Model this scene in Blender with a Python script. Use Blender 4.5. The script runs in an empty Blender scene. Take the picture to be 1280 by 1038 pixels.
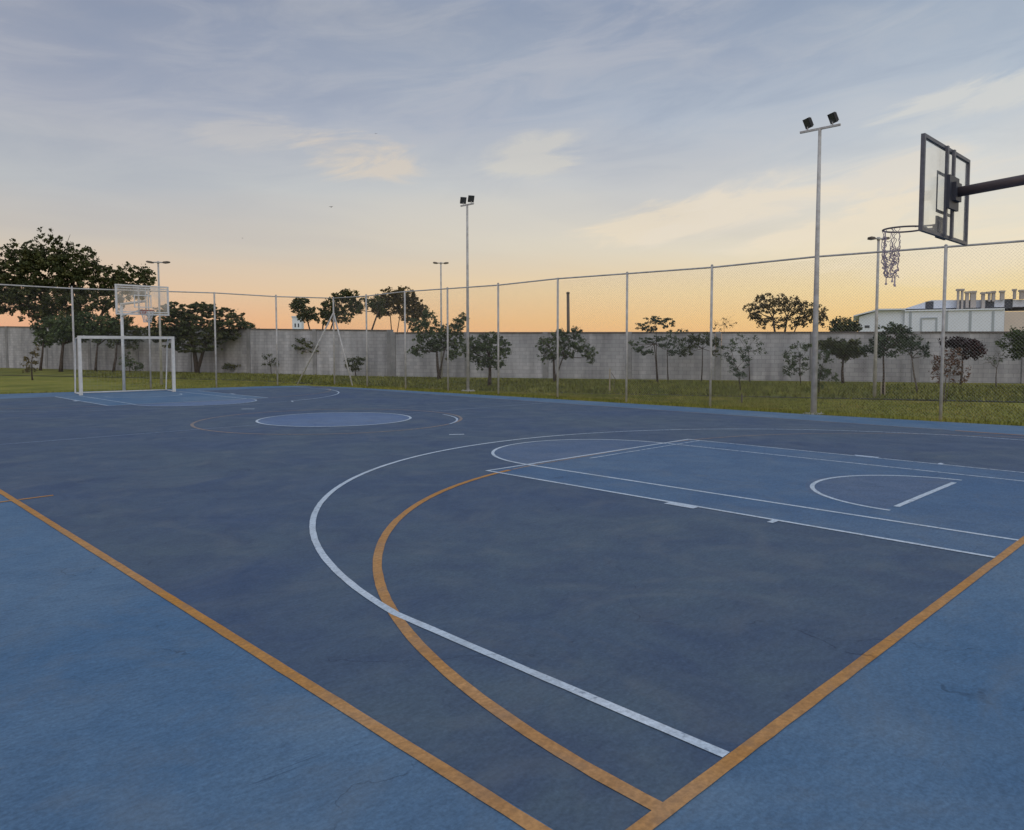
import bpy, math, random
from mathutils import Vector, Matrix
rnd = random.Random(7)
PI = math.pi
sc = bpy.context.scene
C = bpy.context.collection

def lin(r, g, b):
    f = lambda c: (c/255/12.92) if c <= 10.3 else ((c/255+0.055)/1.055)**2.4
    return (f(r), f(g), f(b), 1.0)

# ------------------------------------------------------------------ camera
CAM = Vector((-9.3255, -1.4846, 1.6686)); YAW, PITCH, ROLL, F, PY = 0.77592, -0.058232, -0.001146, 940.50, -29.307
fwd = Vector((math.sin(YAW)*math.cos(PITCH), math.cos(YAW)*math.cos(PITCH), math.sin(PITCH)))
r0 = Vector((math.cos(YAW), -math.sin(YAW), 0)); u0 = r0.cross(fwd)
rt = math.cos(ROLL)*r0 + math.sin(ROLL)*u0; up = -math.sin(ROLL)*r0 + math.cos(ROLL)*u0
cd = bpy.data.cameras.new('camera'); cam = bpy.data.objects.new('camera', cd); C.objects.link(cam)
cam.matrix_world = Matrix(((rt.x, up.x, -fwd.x, CAM.x), (rt.y, up.y, -fwd.y, CAM.y), (rt.z, up.z, -fwd.z, CAM.z), (0, 0, 0, 1)))
cd.sensor_width = 36; cd.lens = F/1280*36; cd.shift_y = PY/1280; cd.clip_end = 4000; cd.clip_start = 0.05
sc.camera = cam
sc.cycles.max_bounces = 5; sc.cycles.diffuse_bounces = 3; sc.cycles.glossy_bounces = 2; sc.cycles.transparent_max_bounces = 16

# ------------------------------------------------------------------ view + world + sun
sc.view_settings.view_transform = 'Standard'; sc.view_settings.look = 'None'
sc.view_settings.exposure = 0.0; sc.view_settings.gamma = 1.0
w = bpy.data.worlds.new('World'); sc.world = w; w.use_nodes = True
N = w.node_tree.nodes; L = w.node_tree.links; N.clear()
def nd(t, **k):
    n = N.new(t)
    for a, b in k.items(): setattr(n, a, b)
    return n
def mth(op, a, b=None, c=None, clamp=False):
    n = nd('ShaderNodeMath', operation=op); n.use_clamp = clamp
    for i, v in enumerate((a, b, c)):
        if v is None: continue
        if hasattr(v, 'links'): L.new(v, n.inputs[i])
        else: n.inputs[i].default_value = v
    return n.outputs[0]
def wmix(fac, a, b, bt='MIX'):
    n = nd('ShaderNodeMix', data_type='RGBA', blend_type=bt)
    for s, v in ((n.inputs[0], fac), (n.inputs[6], a), (n.inputs[7], b)):
        if hasattr(v, 'links'): L.new(v, s)
        else: s.default_value = v
    return n.outputs[2]
tc = nd('ShaderNodeTexCoord'); sep = nd('ShaderNodeSeparateXYZ'); L.new(tc.outputs['Generated'], sep.inputs[0])
X, Y, Z = sep.outputs
el = mth('MULTIPLY', mth('ARCSINE', Z), 180/PI)
az = mth('MULTIPLY', mth('ARCTAN2', X, Y), 180/PI)          # 10 = left of the view, 79 = right
def ramp(fac, stops):
    n = nd('ShaderNodeValToRGB'); e = n.color_ramp.elements
    while len(e) < len(stops): e.new(0.5)
    for i, (p, c) in enumerate(stops): e[i].position = p; e[i].color = lin(*c)
    L.new(fac, n.inputs[0]); return n.outputs[0]
# slow waviness of the glow bands
nw = nd('ShaderNodeTexNoise'); nw.inputs['Scale'].default_value = 2.2; nw.inputs['Detail'].default_value = 3
mpw = nd('ShaderNodeMapping'); mpw.inputs['Scale'].default_value = (1, 1, 4); L.new(tc.outputs['Generated'], mpw.inputs[0]); L.new(mpw.outputs[0], nw.inputs['Vector'])
elw = mth('ADD', el, mth('MULTIPLY', mth('SUBTRACT', nw.outputs[0], 0.5), 5.0))
elw = mth('MAXIMUM', mth('MULTIPLY_ADD', mth('SUBTRACT', elw, el), mth('DIVIDE', el, 14.0, clamp=True), el), 0.0)
q = mth('DIVIDE', elw, 60.0, clamp=True)
SKY_L = [(0, (234, 166, 132)), (2/60, (234, 182, 144)), (4/60, (226, 194, 164)), (7/60, (210, 200, 186)), (11/60, (186, 190, 194)), (16/60, (162, 169, 186)), (23/60, (139, 149, 171)), (33/60, (140, 156, 184)), (1, (172, 186, 208))]
SKY_R = [(0, (246, 192, 124)), (2/60, (246, 208, 140)), (4/60, (243, 219, 166)), (7/60, (236, 226, 202)), (11/60, (218, 218, 214)), (16/60, (188, 200, 212)), (23/60, (151, 168, 189)), (33/60, (148, 166, 192)), (1, (174, 188, 210))]
azf = mth('DIVIDE', mth('SUBTRACT', az, 15.0), 60.0, clamp=True)
base = wmix(azf, ramp(q, SKY_L), ramp(q, SKY_R))
# thin high cloud, in a plane overhead
den = mth('ADD', mth('MAXIMUM', Z, 0.0), 0.06)
cx = nd('ShaderNodeCombineXYZ'); L.new(mth('DIVIDE', X, den), cx.inputs[0]); L.new(mth('DIVIDE', Y, den), cx.inputs[1])
mp = nd('ShaderNodeMapping'); mp.inputs['Rotation'].default_value = (0, 0, 0.9); mp.inputs['Scale'].default_value = (0.55, 1.1, 1); L.new(cx.outputs[0], mp.inputs[0])
cn = nd('ShaderNodeTexNoise'); cn.inputs['Scale'].default_value = 0.75; cn.inputs['Detail'].default_value = 7; cn.inputs['Roughness'].default_value = 0.55; cn.inputs['Distortion'].default_value = 0.5
L.new(mp.outputs[0], cn.inputs['Vector'])
cn2 = nd('ShaderNodeTexNoise'); cn2.inputs['Scale'].default_value = 0.33; cn2.inputs['Detail'].default_value = 4; L.new(mp.outputs[0], cn2.inputs['Vector'])
veil = mth('MULTIPLY', mth('MULTIPLY', mth('SUBTRACT', cn.outputs[0], 0.42), 4.0, clamp=True), mth('MULTIPLY', mth('SUBTRACT', cn2.outputs[0], 0.40), 4.0, clamp=True))
fade = mth('DIVIDE', mth('SUBTRACT', el, 4.0), 9.0, clamp=True)
veil = mth('MULTIPLY', veil, fade)
grey = mth('MULTIPLY', mth('MULTIPLY', mth('SUBTRACT', 0.52, cn2.outputs[0]), 5.0, clamp=True), fade)
base = wmix(mth('MULTIPLY', grey, 0.45), base, lin(146, 152, 176))
base = wmix(mth('MULTIPLY', veil, 0.6), base, lin(206, 203, 200))
cv = nd('ShaderNodeCombineXYZ'); L.new(mth('MULTIPLY', az, 0.10), cv.inputs[0]); L.new(mth('MULTIPLY', mth('SUBTRACT', el, mth('MULTIPLY', az, 0.14)), 0.42), cv.inputs[1])
sn = nd('ShaderNodeTexNoise'); sn.inputs['Scale'].default_value = 1.0; sn.inputs['Detail'].default_value = 9; sn.inputs['Roughness'].default_value = 0.6; sn.inputs['Distortion'].default_value = 0.7; L.new(cv.outputs[0], sn.inputs['Vector'])
wisp = mth('MULTIPLY', mth('MULTIPLY', mth('SUBTRACT', sn.outputs[0], 0.46), 3.2, clamp=True), mth('DIVIDE', mth('SUBTRACT', el, 7.0), 8.0, clamp=True))
base = wmix(mth('MULTIPLY', wisp, 0.28), base, lin(214, 211, 208))
dusk = mth('MULTIPLY', mth('MULTIPLY', mth('SUBTRACT', 0.46, sn.outputs[0]), 6.0, clamp=True), mth('DIVIDE', mth('SUBTRACT', el, 9.0), 8.0, clamp=True))
base = wmix(mth('MULTIPLY', dusk, 0.20), base, lin(128, 146, 174))
# the lit cloud patches (azimuth, elevation, half widths, tilt, strength, colour)
for (a0, e0, sa, se, tilt, st, col) in ((33.2, 13.3, 4.6, 1.3, -0.08, 0.62, (222, 208, 190)), (25.5, 14.6, 3.6, 1.2, 0.0, 0.40, (205, 200, 195)), (45.5, 13.9, 4.0, 1.3, 0.16, 0.45, (220, 214, 200)),
        (58.5, 9.6, 8.0, 1.0, 0.13, 0.6, (240, 224, 198)), (67.0, 10.6, 9.5, 2.0, 0.16, 0.55, (232, 222, 206)), (76.5, 15.5, 7.0, 1.0, 0.22, 0.75, (214, 214, 210)), (47.0, 19.5, 9.0, 2.2, 0.35, 0.35, (178, 182, 194)), (73.0, 7.5, 9.0, 2.6, 0.0, 0.45, (244, 228, 200))):
    da = mth('SUBTRACT', az, a0); de = mth('SUBTRACT', mth('SUBTRACT', el, e0), mth('MULTIPLY', da, tilt))
    wob = mth('MULTIPLY', mth('SUBTRACT', sn.outputs[0], 0.5), 4.8)
    d2 = mth('ADD', mth('POWER', mth('ABSOLUTE', mth('DIVIDE', da, sa*1.25)), 2.0), mth('POWER', mth('ABSOLUTE', mth('DIVIDE', de, se*1.4)), 2.0))
    g = mth('MULTIPLY', mth('MULTIPLY', mth('ADD', mth('SUBTRACT', 1.0, d2), wob), 1.0, clamp=True), 1.15, clamp=True)
    g = mth('MULTIPLY', mth('POWER', g, 1.6), st)
    base = wmix(g, base, lin(*col))
sky = nd('ShaderNodeTexSky', sky_type='NISHITA'); sky.sun_disc = False
SUN_EL, SUN_AZ = math.radians(36), math.radians(212)
sky.sun_elevation = math.radians(3); sky.sun_rotation = SUN_AZ
skys = nd('ShaderNodeVectorMath', operation='SCALE'); L.new(sky.outputs[0], skys.inputs[0]); skys.inputs[3].default_value = 0.06
add = nd('ShaderNodeMix', data_type='RGBA', blend_type='MIX'); add.inputs[0].default_value = 0.03
L.new(base, add.inputs[6]); L.new(skys.outputs[0], add.inputs[7])
bg = nd('ShaderNodeBackground'); L.new(add.outputs[2], bg.inputs[0]); bg.inputs[1].default_value = 1.0
ow = nd('ShaderNodeOutputWorld'); L.new(bg.outputs[0], ow.inputs[0])
sd = bpy.data.lights.new('sun', 'SUN'); sd.energy = 0.75; sd.angle = math.radians(60); sd.color = (1.0, 0.97, 0.93)
so = bpy.data.objects.new('sun', sd); C.objects.link(so)
sv = Vector((math.sin(SUN_AZ)*math.cos(SUN_EL), math.cos(SUN_AZ)*math.cos(SUN_EL), math.sin(SUN_EL)))
so.rotation_euler = sv.to_track_quat('Z', 'Y').to_euler()

# ------------------------------------------------------------------ helpers
def ray(px, py):
    return fwd + rt*((px-640)/F) - up*((py-519-PY)/F)
def at(px, py, z=0.0):                                       # the point at height z seen at a photograph pixel
    d = ray(px, py); return CAM + d*((z-CAM.z)/d.z)
def far(px, py, D):                                          # the point D metres away on the ground plan
    d = ray(px, py); return CAM + d*(D/math.hypot(d.x, d.y))
def onplane(px, py, P, n):
    d = ray(px, py); return CAM + d*((P-CAM).dot(n)/d.dot(n))
class MB:
    def __init__(s): s.v = []; s.f = []
    def box(s, lo, hi, M=None):
        b = len(s.v)
        for z in (lo[2], hi[2]):
            for x, y in ((lo[0], lo[1]), (hi[0], lo[1]), (hi[0], hi[1]), (lo[0], hi[1])):
                p = Vector((x, y, z)); s.v.append(M @ p if M else p)
        for f in ((3,2,1,0),(4,5,6,7),(0,1,5,4),(1,2,6,5),(2,3,7,6),(3,0,4,7)): s.f.append(tuple(b+i for i in f))
    def tube(s, pts, rad, n=8, cap=True):
        pts = [Vector(p) for p in pts]; rad = rad if isinstance(rad, (list, tuple)) else [rad]*len(pts); rings = []
        prev = None
        for i, p in enumerate(pts):
            t = (pts[min(i+1, len(pts)-1)] - pts[max(i-1, 0)])
            t = t.normalized() if t.length > 1e-9 else Vector((0, 0, 1))
            a = prev if prev else (Vector((0, 0, 1)) if abs(t.z) < 0.9 else Vector((1, 0, 0)))
            e1 = (a - t*a.dot(t))
            if e1.length < 1e-5: e1 = t.orthogonal()
            e1.normalize(); e2 = t.cross(e1); prev = e1
            rings.append(len(s.v))
            for k in range(n):
                q = 2*PI*k/n; s.v.append(p + (e1*math.cos(q)+e2*math.sin(q))*rad[i])
        for i in range(len(rings)-1):
            for k in range(n):
                k2 = (k+1) % n; s.f.append((rings[i]+k, rings[i]+k2, rings[i+1]+k2, rings[i+1]+k))
        if cap:
            s.f.append(tuple(rings[0]+k for k in range(n))[::-1]); s.f.append(tuple(rings[-1]+k for k in range(n)))
    def poly(s, pts, z=None):
        b = len(s.v)
        for p in pts: s.v.append(Vector((p[0], p[1], p[2] if z is None else z)))
        s.f.append(tuple(range(b, b+len(pts))))
    def build(s, name, m, parent=None, smooth=False, loc=None):
        me = bpy.data.meshes.new(name)
        o = Vector(loc) if loc is not None else Vector((0, 0, 0))
        if parent is not None: o = parent.location.copy()
        me.from_pydata([tuple(v-o) for v in s.v], [], s.f); me.materials.append(m)
        if smooth:
            for p in me.polygons: p.use_smooth = True
        ob = bpy.data.objects.new(name, me); C.objects.link(ob)
        if parent is not None: ob.parent = parent
        else: ob.location = o
        return ob
def build_sub(mb, name, m, part, root, smooth=False):        # a sub-part: part sits at its root's origin
    ob = mb.build(name, m, None, smooth, root.location); ob.location = (0, 0, 0); ob.parent = part; return ob
def thing(name, label, cat, loc, group=None):
    o = bpy.data.objects.new(name, None); o.empty_display_size = 0.2; C.objects.link(o); o.location = loc
    o['label'] = label; o['category'] = cat
    if group: o['group'] = group
    return o
def tag(o, label, cat, group=None, kind=None):
    o['label'] = label; o['category'] = cat
    if group: o['group'] = group
    if kind: o['kind'] = kind
    return o
def struct(o): o['kind'] = 'structure'; return o

# ------------------------------------------------------------------ materials
def mat(name, col, rough=0.7, metal=0.0, col2=None, scale=3.0, detail=5, bump=0.0, bscale=40, spec=0.5, lo=0.35, hi=0.65, stretch=None, rvar=0.0):
    m = bpy.data.materials.new(name); m.use_nodes = True; nt = m.node_tree; b = nt.nodes['Principled BSDF']
    b.inputs['Roughness'].default_value = rough; b.inputs['Metallic'].default_value = metal; b.inputs['Specular IOR Level'].default_value = spec
    geo = nt.nodes.new('ShaderNodeNewGeometry'); vec = geo.outputs['Position']
    if stretch:
        mp = nt.nodes.new('ShaderNodeMapping'); mp.inputs['Scale'].default_value = stretch; nt.links.new(vec, mp.inputs[0]); vec = mp.outputs[0]
    if col2:
        n = nt.nodes.new('ShaderNodeTexNoise'); n.inputs['Scale'].default_value = scale; n.inputs['Detail'].default_value = detail; n.inputs['Roughness'].default_value = 0.6
        nt.links.new(vec, n.inputs['Vector'])
        r = nt.nodes.new('ShaderNodeValToRGB'); r.color_ramp.elements[0].position = lo; r.color_ramp.elements[1].position = hi
        r.color_ramp.elements[0].color = (*col[:3], 1); r.color_ramp.elements[1].color = (*col2[:3], 1)
        nt.links.new(n.outputs[0], r.inputs[0]); nt.links.new(r.outputs[0], b.inputs['Base Color'])
        if rvar:
            mr = nt.nodes.new('ShaderNodeMapRange'); mr.inputs[3].default_value = rough-rvar; mr.inputs[4].default_value = rough+rvar
            nt.links.new(n.outputs[0], mr.inputs[0]); nt.links.new(mr.outputs[0], b.inputs['Roughness'])
    else: b.inputs['Base Color'].default_value = (*col[:3], 1)
    if bump:
        n2 = nt.nodes.new('ShaderNodeTexNoise'); n2.inputs['Scale'].default_value = bscale; n2.inputs['Detail'].default_value = 4
        nt.links.new(geo.outputs['Position'], n2.inputs['Vector'])
        bp = nt.nodes.new('ShaderNodeBump'); bp.inputs['Strength'].default_value = bump; bp.inputs['Distance'].default_value = 0.01
        nt.links.new(n2.outputs[0], bp.inputs['Height']); nt.links.new(bp.outputs[0], b.inputs['Normal'])
    return m
def court_mat(name, a, b_, c, rough=0.72, wear=None, wlo=0.56, whi=0.66):
    """painted acrylic court: large cloudy patches, smaller streaks, fine grain; wear = the colour that shows through"""
    m = bpy.data.materials.new(name); m.use_nodes = True; nt = m.node_tree; P = nt.nodes['Principled BSDF']; K = nt.links.new
    geo = nt.nodes.new('ShaderNodeNewGeometry')
    def noise(s, d, st=(1, 1, 1), dist=0.0, rot=0.0):
        mp = nt.nodes.new('ShaderNodeMapping'); mp.inputs['Scale'].default_value = st; mp.inputs['Rotation'].default_value = (0, 0, rot); K(geo.outputs['Position'], mp.inputs[0])
        n = nt.nodes.new('ShaderNodeTexNoise'); n.inputs['Scale'].default_value = s; n.inputs['Detail'].default_value = d; n.inputs['Roughness'].default_value = 0.62; n.inputs['Distortion'].default_value = dist
        K(mp.outputs[0], n.inputs['Vector']); return n.outputs[0]
    def mr(v, lo, hi, o0=0, o1=1):
        n = nt.nodes.new('ShaderNodeMapRange'); K(v, n.inputs[0]); n.inputs[1].default_value = lo; n.inputs[2].default_value = hi; n.inputs[3].default_value = o0; n.inputs[4].default_value = o1; return n.outputs[0]
    def mix(f, x, y, bt='MIX'):
        n = nt.nodes.new('ShaderNodeMix'); n.data_type = 'RGBA'; n.blend_type = bt
        for s, v in ((n.inputs[0], f), (n.inputs[6], x), (n.inputs[7], y)):
            if hasattr(v, 'links'): K(v, s)
            else: s.default_value = v
        return n.outputs[2]
    n1 = noise(0.35, 6, dist=0.6); n2 = noise(1.6, 8, (1, 1, 1), 0.8, 0.3); n3 = noise(55, 4); n4 = noise(5.5, 7, (1, 2.4, 1), 0.3, 0.75)
    col = mix(mr(n1, 0.35, 0.65), a, b_); col = mix(mr(n2, 0.42, 0.66, 0, 0.6), col, c)
    col = mix(mr(n4, 0.52, 0.70, 0, 0.2), col, (c[0]*0.72, c[1]*0.74, c[2]*0.80, 1))
    col = mix(0.35, col, mix(n3, (0.25, 0.25, 0.25, 1), (1.0, 1.0, 1.0, 1)), 'OVERLAY') if False else col
    g = nt.nodes.new('ShaderNodeHueSaturation'); K(col, g.inputs['Color']); K(mr(n3, 0.3, 0.7, 0.82, 1.18), g.inputs['Value']); col = g.outputs[0]
    n5 = noise(20, 6, (0.7, 1.6, 1), 0.4, 0.75); g2 = nt.nodes.new('ShaderNodeHueSaturation'); K(col, g2.inputs['Color']); K(mr(n5, 0.3, 0.7, 0.86, 1.14), g2.inputs['Value']); K(mr(n1, 0.3, 0.7, 1.1, 0.9), g2.inputs['Saturation']); col = g2.outputs[0]
    # small pale scuffs
    sc_ = noise(9, 3, (0.6, 2.6, 1), 0.2, 0.75); col = mix(mr(sc_, 0.70, 0.76, 0, 0.35), col, lin(120, 135, 150))
    if wear is not None:
        wn = noise(14, 5); col = mix(mr(wn, wlo, whi, 0, 0.75), col, wear)
    K(col, P.inputs['Base Color'])
    vo = nt.nodes.new('ShaderNodeTexVoronoi'); vo.feature = 'DISTANCE_TO_EDGE'; vo.inputs['Scale'].default_value = 0.28
    va = nt.nodes.new('ShaderNodeVectorMath'); va.operation = 'MULTIPLY_ADD'; nz = nt.nodes.new('ShaderNodeTexNoise'); nz.inputs['Scale'].default_value = 1.3; nz.inputs['Detail'].default_value = 7; K(geo.outputs['Position'], nz.inputs['Vector'])
    K(nz.outputs['Color'], va.inputs[0]); va.inputs[1].default_value = (1.6, 1.6, 0); K(geo.outputs['Position'], va.inputs[2]); K(va.outputs[0], vo.inputs['Vector'])
    mm = nt.nodes.new('ShaderNodeMath'); mm.operation = 'MULTIPLY'; K(mr(vo.outputs['Distance'], 0.0008, 0.0022, 0.55, 0), mm.inputs[0]); K(mr(n2, 0.50, 0.58), mm.inputs[1])
    col = mix(mm.outputs[0], col, (c[0]*0.35, c[1]*0.35, c[2]*0.38, 1))
    rub = noise(3.2, 9, (0.5, 5.0, 1), 1.6, 1.9); col = mix(mr(rub, 0.66, 0.72, 0, 0.45), col, (c[0]*0.45, c[1]*0.45, c[2]*0.5, 1))
    dust = noise(0.9, 9, (1, 1, 1), 2.2); col = mix(mr(dust, 0.50, 0.72, 0, 0.30), col, lin(118, 124, 128))
    K(col, P.inputs['Base Color'])
    K(mr(n2, 0.3, 0.7, rough-0.07, rough+0.09), P.inputs['Roughness']); P.inputs['Specular IOR Level'].default_value = 0.26
    bp = nt.nodes.new('ShaderNodeBump'); bp.inputs['Strength'].default_value = 0.14; bp.inputs['Distance'].default_value = 0.003
    K(noise(160, 3), bp.inputs['Height']); K(bp.outputs[0], P.inputs['Normal'])
    return m
LB = (lin(86, 116, 146), lin(94, 124, 151), lin(78, 108, 138))
DB = (lin(75, 92, 118), lin(80, 99, 116), lin(68, 84, 111))
KB = (lin(82, 110, 142), lin(88, 116, 144), lin(76, 102, 134))
M_out = court_mat('court_light_blue', *LB); M_in = court_mat('court_slate_blue', *DB); M_key = court_mat('court_key_blue', *KB)
M_circ = court_mat('court_circle_blue', lin(98, 120, 154), lin(106, 128, 160), lin(92, 112, 146))
M_wl = court_mat('line_white', lin(196, 208, 220), lin(206, 216, 226), lin(180, 196, 210), wear=DB[0], wlo=0.60, whi=0.74)
M_wf = court_mat('line_white_worn', lin(190, 203, 218), lin(200, 210, 222), lin(176, 192, 208), wear=KB[0], wlo=0.50, whi=0.64)
M_wg = court_mat('line_white_faded', lin(140, 156, 178), lin(130, 148, 170), lin(120, 138, 160), wear=DB[0], wlo=0.48, whi=0.64)
M_or = court_mat('line_orange', lin(188, 136, 76), lin(194, 142, 84), lin(178, 126, 70), wear=lin(156, 118, 80), wlo=0.5, whi=0.7)
M_of = court_mat('line_orange_faded', lin(158, 136, 122), lin(146, 132, 124), lin(136, 126, 124), wear=DB[0], wlo=0.50, whi=0.66)
M_galv = mat('galvanised_steel', (0.40, 0.385, 0.36), 0.65, 0.0, (0.56, 0.55, 0.53), 6, bump=0.1)
M_wire = mat('fence_wire', (0.34, 0.34, 0.33), 0.55, 0.4)
M_white = mat('white_paint', (0.72, 0.73, 0.72), 0.45, 0, (0.60, 0.61, 0.60), 8)
M_frame = mat('board_frame', (0.17, 0.17, 0.19), 0.5, 0.3, (0.12, 0.12, 0.135), 14)
M_plate = mat('mount_plate', (0.055, 0.058, 0.075), 0.5, 0.3)
M_arm = mat('arm_steel', (0.13, 0.11, 0.115), 0.5, 0.3, (0.19, 0.14, 0.13), 5)
M_rim = mat('rim_paint', (0.13, 0.11, 0.125), 0.5, 0.2)
M_rimr = mat('rim_red', (0.40, 0.13, 0.08), 0.5)
M_net = mat('net_cord', (0.62, 0.55, 0.58), 0.85, 0, (0.32, 0.24, 0.30), 30)
M_netw = mat('net_white', (0.6, 0.6, 0.6), 0.85)
M_netg = mat('goal_net_cord', (0.32, 0.33, 0.32), 0.85)
M_black = mat('lamp_housing', (0.02, 0.02, 0.022), 0.45)
M_lens = mat('lamp_glass', (0.05, 0.055, 0.06), 0.12, spec=0.8)
M_dkpole = mat('dark_pole', (0.10, 0.085, 0.07), 0.7, 0, (0.15, 0.12, 0.095), 4)
M_bark = mat('bark', (0.045, 0.032, 0.024), 0.9, 0, (0.085, 0.062, 0.045), 9, bump=0.5, bscale=20)
M_barkp = mat('pale_bark', (0.16, 0.135, 0.11), 0.9, 0, (0.10, 0.08, 0.065), 9, bump=0.5, bscale=20)
M_stake = mat('stake_wood', (0.38, 0.32, 0.24), 0.85)
def glass(name, tint, gl=0.10, body=0.06):
    m = bpy.data.materials.new(name); m.use_nodes = True; nt = m.node_tree; nt.nodes.clear(); K = nt.links.new
    t = nt.nodes.new('ShaderNodeBsdfTransparent'); t.inputs[0].default_value = tint
    g = nt.nodes.new('ShaderNodeBsdfGlossy'); g.inputs['Roughness'].default_value = 0.12
    d = nt.nodes.new('ShaderNodeBsdfDiffuse'); d.inputs[0].default_value = (0.75, 0.76, 0.76, 1)
    geo = nt.nodes.new('ShaderNodeNewGeometry'); n = nt.nodes.new('ShaderNodeTexNoise'); n.inputs['Scale'].default_value = 3; K(geo.outputs['Position'], n.inputs['Vector'])
    mr = nt.nodes.new('ShaderNodeMapRange'); mr.inputs[1].default_value = 0.35; mr.inputs[2].default_value = 0.7; mr.inputs[3].default_value = body*0.5; mr.inputs[4].default_value = body*2.0; K(n.outputs[0], mr.inputs[0])
    a = nt.nodes.new('ShaderNodeMixShader'); K(mr.outputs[0], a.inputs[0]); K(t.outputs[0], a.inputs[1]); K(d.outputs[0], a.inputs[2])
    b = nt.nodes.new('ShaderNodeMixShader'); b.inputs[0].default_value = gl; K(a.outputs[0], b.inputs[1]); K(g.outputs[0], b.inputs[2])
    o = nt.nodes.new('ShaderNodeOutputMaterial'); K(b.outputs[0], o.inputs[0]); return m
M_glass = glass('board_acrylic', (0.96, 0.97, 0.97, 1)); M_glassf = glass('board_acrylic_scuffed', (0.95, 0.95, 0.95, 1), 0.06, 0.14)
def leafmat(name, a, b, c):
    m = bpy.data.materials.new(name); m.use_nodes = True; nt = m.node_tree; P = nt.nodes['Principled BSDF']; K = nt.links.new
    geo = nt.nodes.new('ShaderNodeNewGeometry')
    n = nt.nodes.new('ShaderNodeTexNoise'); n.inputs['Scale'].default_value = 0.9; n.inputs['Detail'].default_value = 3; K(geo.outputs['Position'], n.inputs['Vector'])
    r = nt.nodes.new('ShaderNodeValToRGB'); e = r.color_ramp.elements; e.new(0.5)
    e[0].position = 0.32; e[1].position = 0.5; e[2].position = 0.68
    for i, cc in enumerate((a, b, c)): e[i].color = (*cc, 1)
    K(n.outputs[0], r.inputs[0])
    wn = nt.nodes.new('ShaderNodeTexWhiteNoise'); wn.noise_dimensions = '1D'; K(geo.outputs['Random Per Island'], wn.inputs['W'])
    mr = nt.nodes.new('ShaderNodeMapRange'); K(wn.outputs[0], mr.inputs[0]); mr.inputs[3].default_value = 0.6; mr.inputs[4].default_value = 1.45
    h = nt.nodes.new('ShaderNodeHueSaturation'); K(r.outputs[0], h.inputs['Color']); K(mr.outputs[0], h.inputs['Value'])
    K(h.outputs[0], P.inputs['Base Color']); P.inputs['Roughness'].default_value = 0.6; P.inputs['Specular IOR Level'].default_value = 0.25
    return m
LF = {
 'dark': leafmat('foliage_dark', (0.040, 0.052, 0.020), (0.062, 0.074, 0.026), (0.105, 0.108, 0.036)),
 'green': leafmat('foliage_green', (0.045, 0.068, 0.028), (0.068, 0.096, 0.034), (0.100, 0.130, 0.046)),
 'brown': leafmat('foliage_olive_brown', (0.070, 0.056, 0.022), (0.100, 0.078, 0.030), (0.135, 0.105, 0.040)),
 'teal': leafmat('foliage_bluish', (0.042, 0.060, 0.038), (0.062, 0.088, 0.048), (0.095, 0.125, 0.062)),
 'pale': leafmat('foliage_pale', (0.065, 0.085, 0.048), (0.085, 0.110, 0.058), (0.110, 0.135, 0.070)),
 'red': leafmat('foliage_reddish', (0.11, 0.058, 0.036), (0.15, 0.080, 0.048), (0.18, 0.11, 0.062)),
 'maroon': leafmat('foliage_maroon', (0.030, 0.022, 0.024), (0.050, 0.030, 0.030), (0.085, 0.042, 0.038)),
}

# ------------------------------------------------------------------ ground and court
def grid(name, x0, x1, y0, y1, z, m):
    b = MB(); b.poly([(x0, y0), (x1, y0), (x1, y1), (x0, y1)], z); return struct(b.build(name, m))
def grass_mat():
    m = bpy.data.materials.new('lawn'); m.use_nodes = True; nt = m.node_tree; P = nt.nodes['Principled BSDF']; K = nt.links.new
    geo = nt.nodes.new('ShaderNodeNewGeometry')
    def noise(s, d, st=(1, 1, 1)):
        mp = nt.nodes.new('ShaderNodeMapping'); mp.inputs['Scale'].default_value = st; K(geo.outputs['Position'], mp.inputs[0])
        n = nt.nodes.new('ShaderNodeTexNoise'); n.inputs['Scale'].default_value = s; n.inputs['Detail'].default_value = d; n.inputs['Roughness'].default_value = 0.65; K(mp.outputs[0], n.inputs['Vector']); return n.outputs[0]
    r = nt.nodes.new('ShaderNodeValToRGB'); e = r.color_ramp.elements; e.new(0.5)
    e[0].position = 0.33; e[1].position = 0.5; e[2].position = 0.68
    e[0].color = (0.15, 0.16, 0.026, 1); e[1].color = (0.23, 0.225, 0.038, 1); e[2].color = (0.31, 0.27, 0.06, 1)
    K(noise(0.5, 8), r.inputs[0])
    h = nt.nodes.new('ShaderNodeHueSaturation'); K(r.outputs[0], h.inputs['Color'])
    mr = nt.nodes.new('ShaderNodeMapRange'); K(noise(9, 6), mr.inputs[0]); mr.inputs[1].default_value = 0.3; mr.inputs[2].default_value = 0.7; mr.inputs[3].default_value = 0.65; mr.inputs[4].default_value = 1.35
    K(mr.outputs[0], h.inputs['Value']); K(h.outputs[0], P.inputs['Base Color']); P.inputs['Roughness'].default_value = 0.9; P.inputs['Specular IOR Level'].default_value = 0.1
    bp = nt.nodes.new('ShaderNodeBump'); bp.inputs['Strength'].default_value = 0.8; bp.inputs['Distance'].default_value = 0.05; K(noise(14, 6), bp.inputs['Height']); K(bp.outputs[0], P.inputs['Normal'])
    return m
M_grass = grass_mat()
M_shade_grass = mat('shade_toned_grass', (0.100, 0.110, 0.022), 0.95, 0, (0.24, 0.22, 0.045), 0.5, 8, bump=0.9, bscale=9, spec=0.1)  # darker than the lawn: shade of wall and trees painted into the colour
grid('ground', -900, 900, -900, 900, -0.06, M_grass)
slab = [(-40, 37.6), (6.0, 29.5), (7.4, 28.7), (8.05, 26), (8.55, 19), (8.9, 12.3), (9.05, 6.85), (9.5, 2.2), (10.0, -4), (10.4, -20), (-40, -20)]
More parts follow.
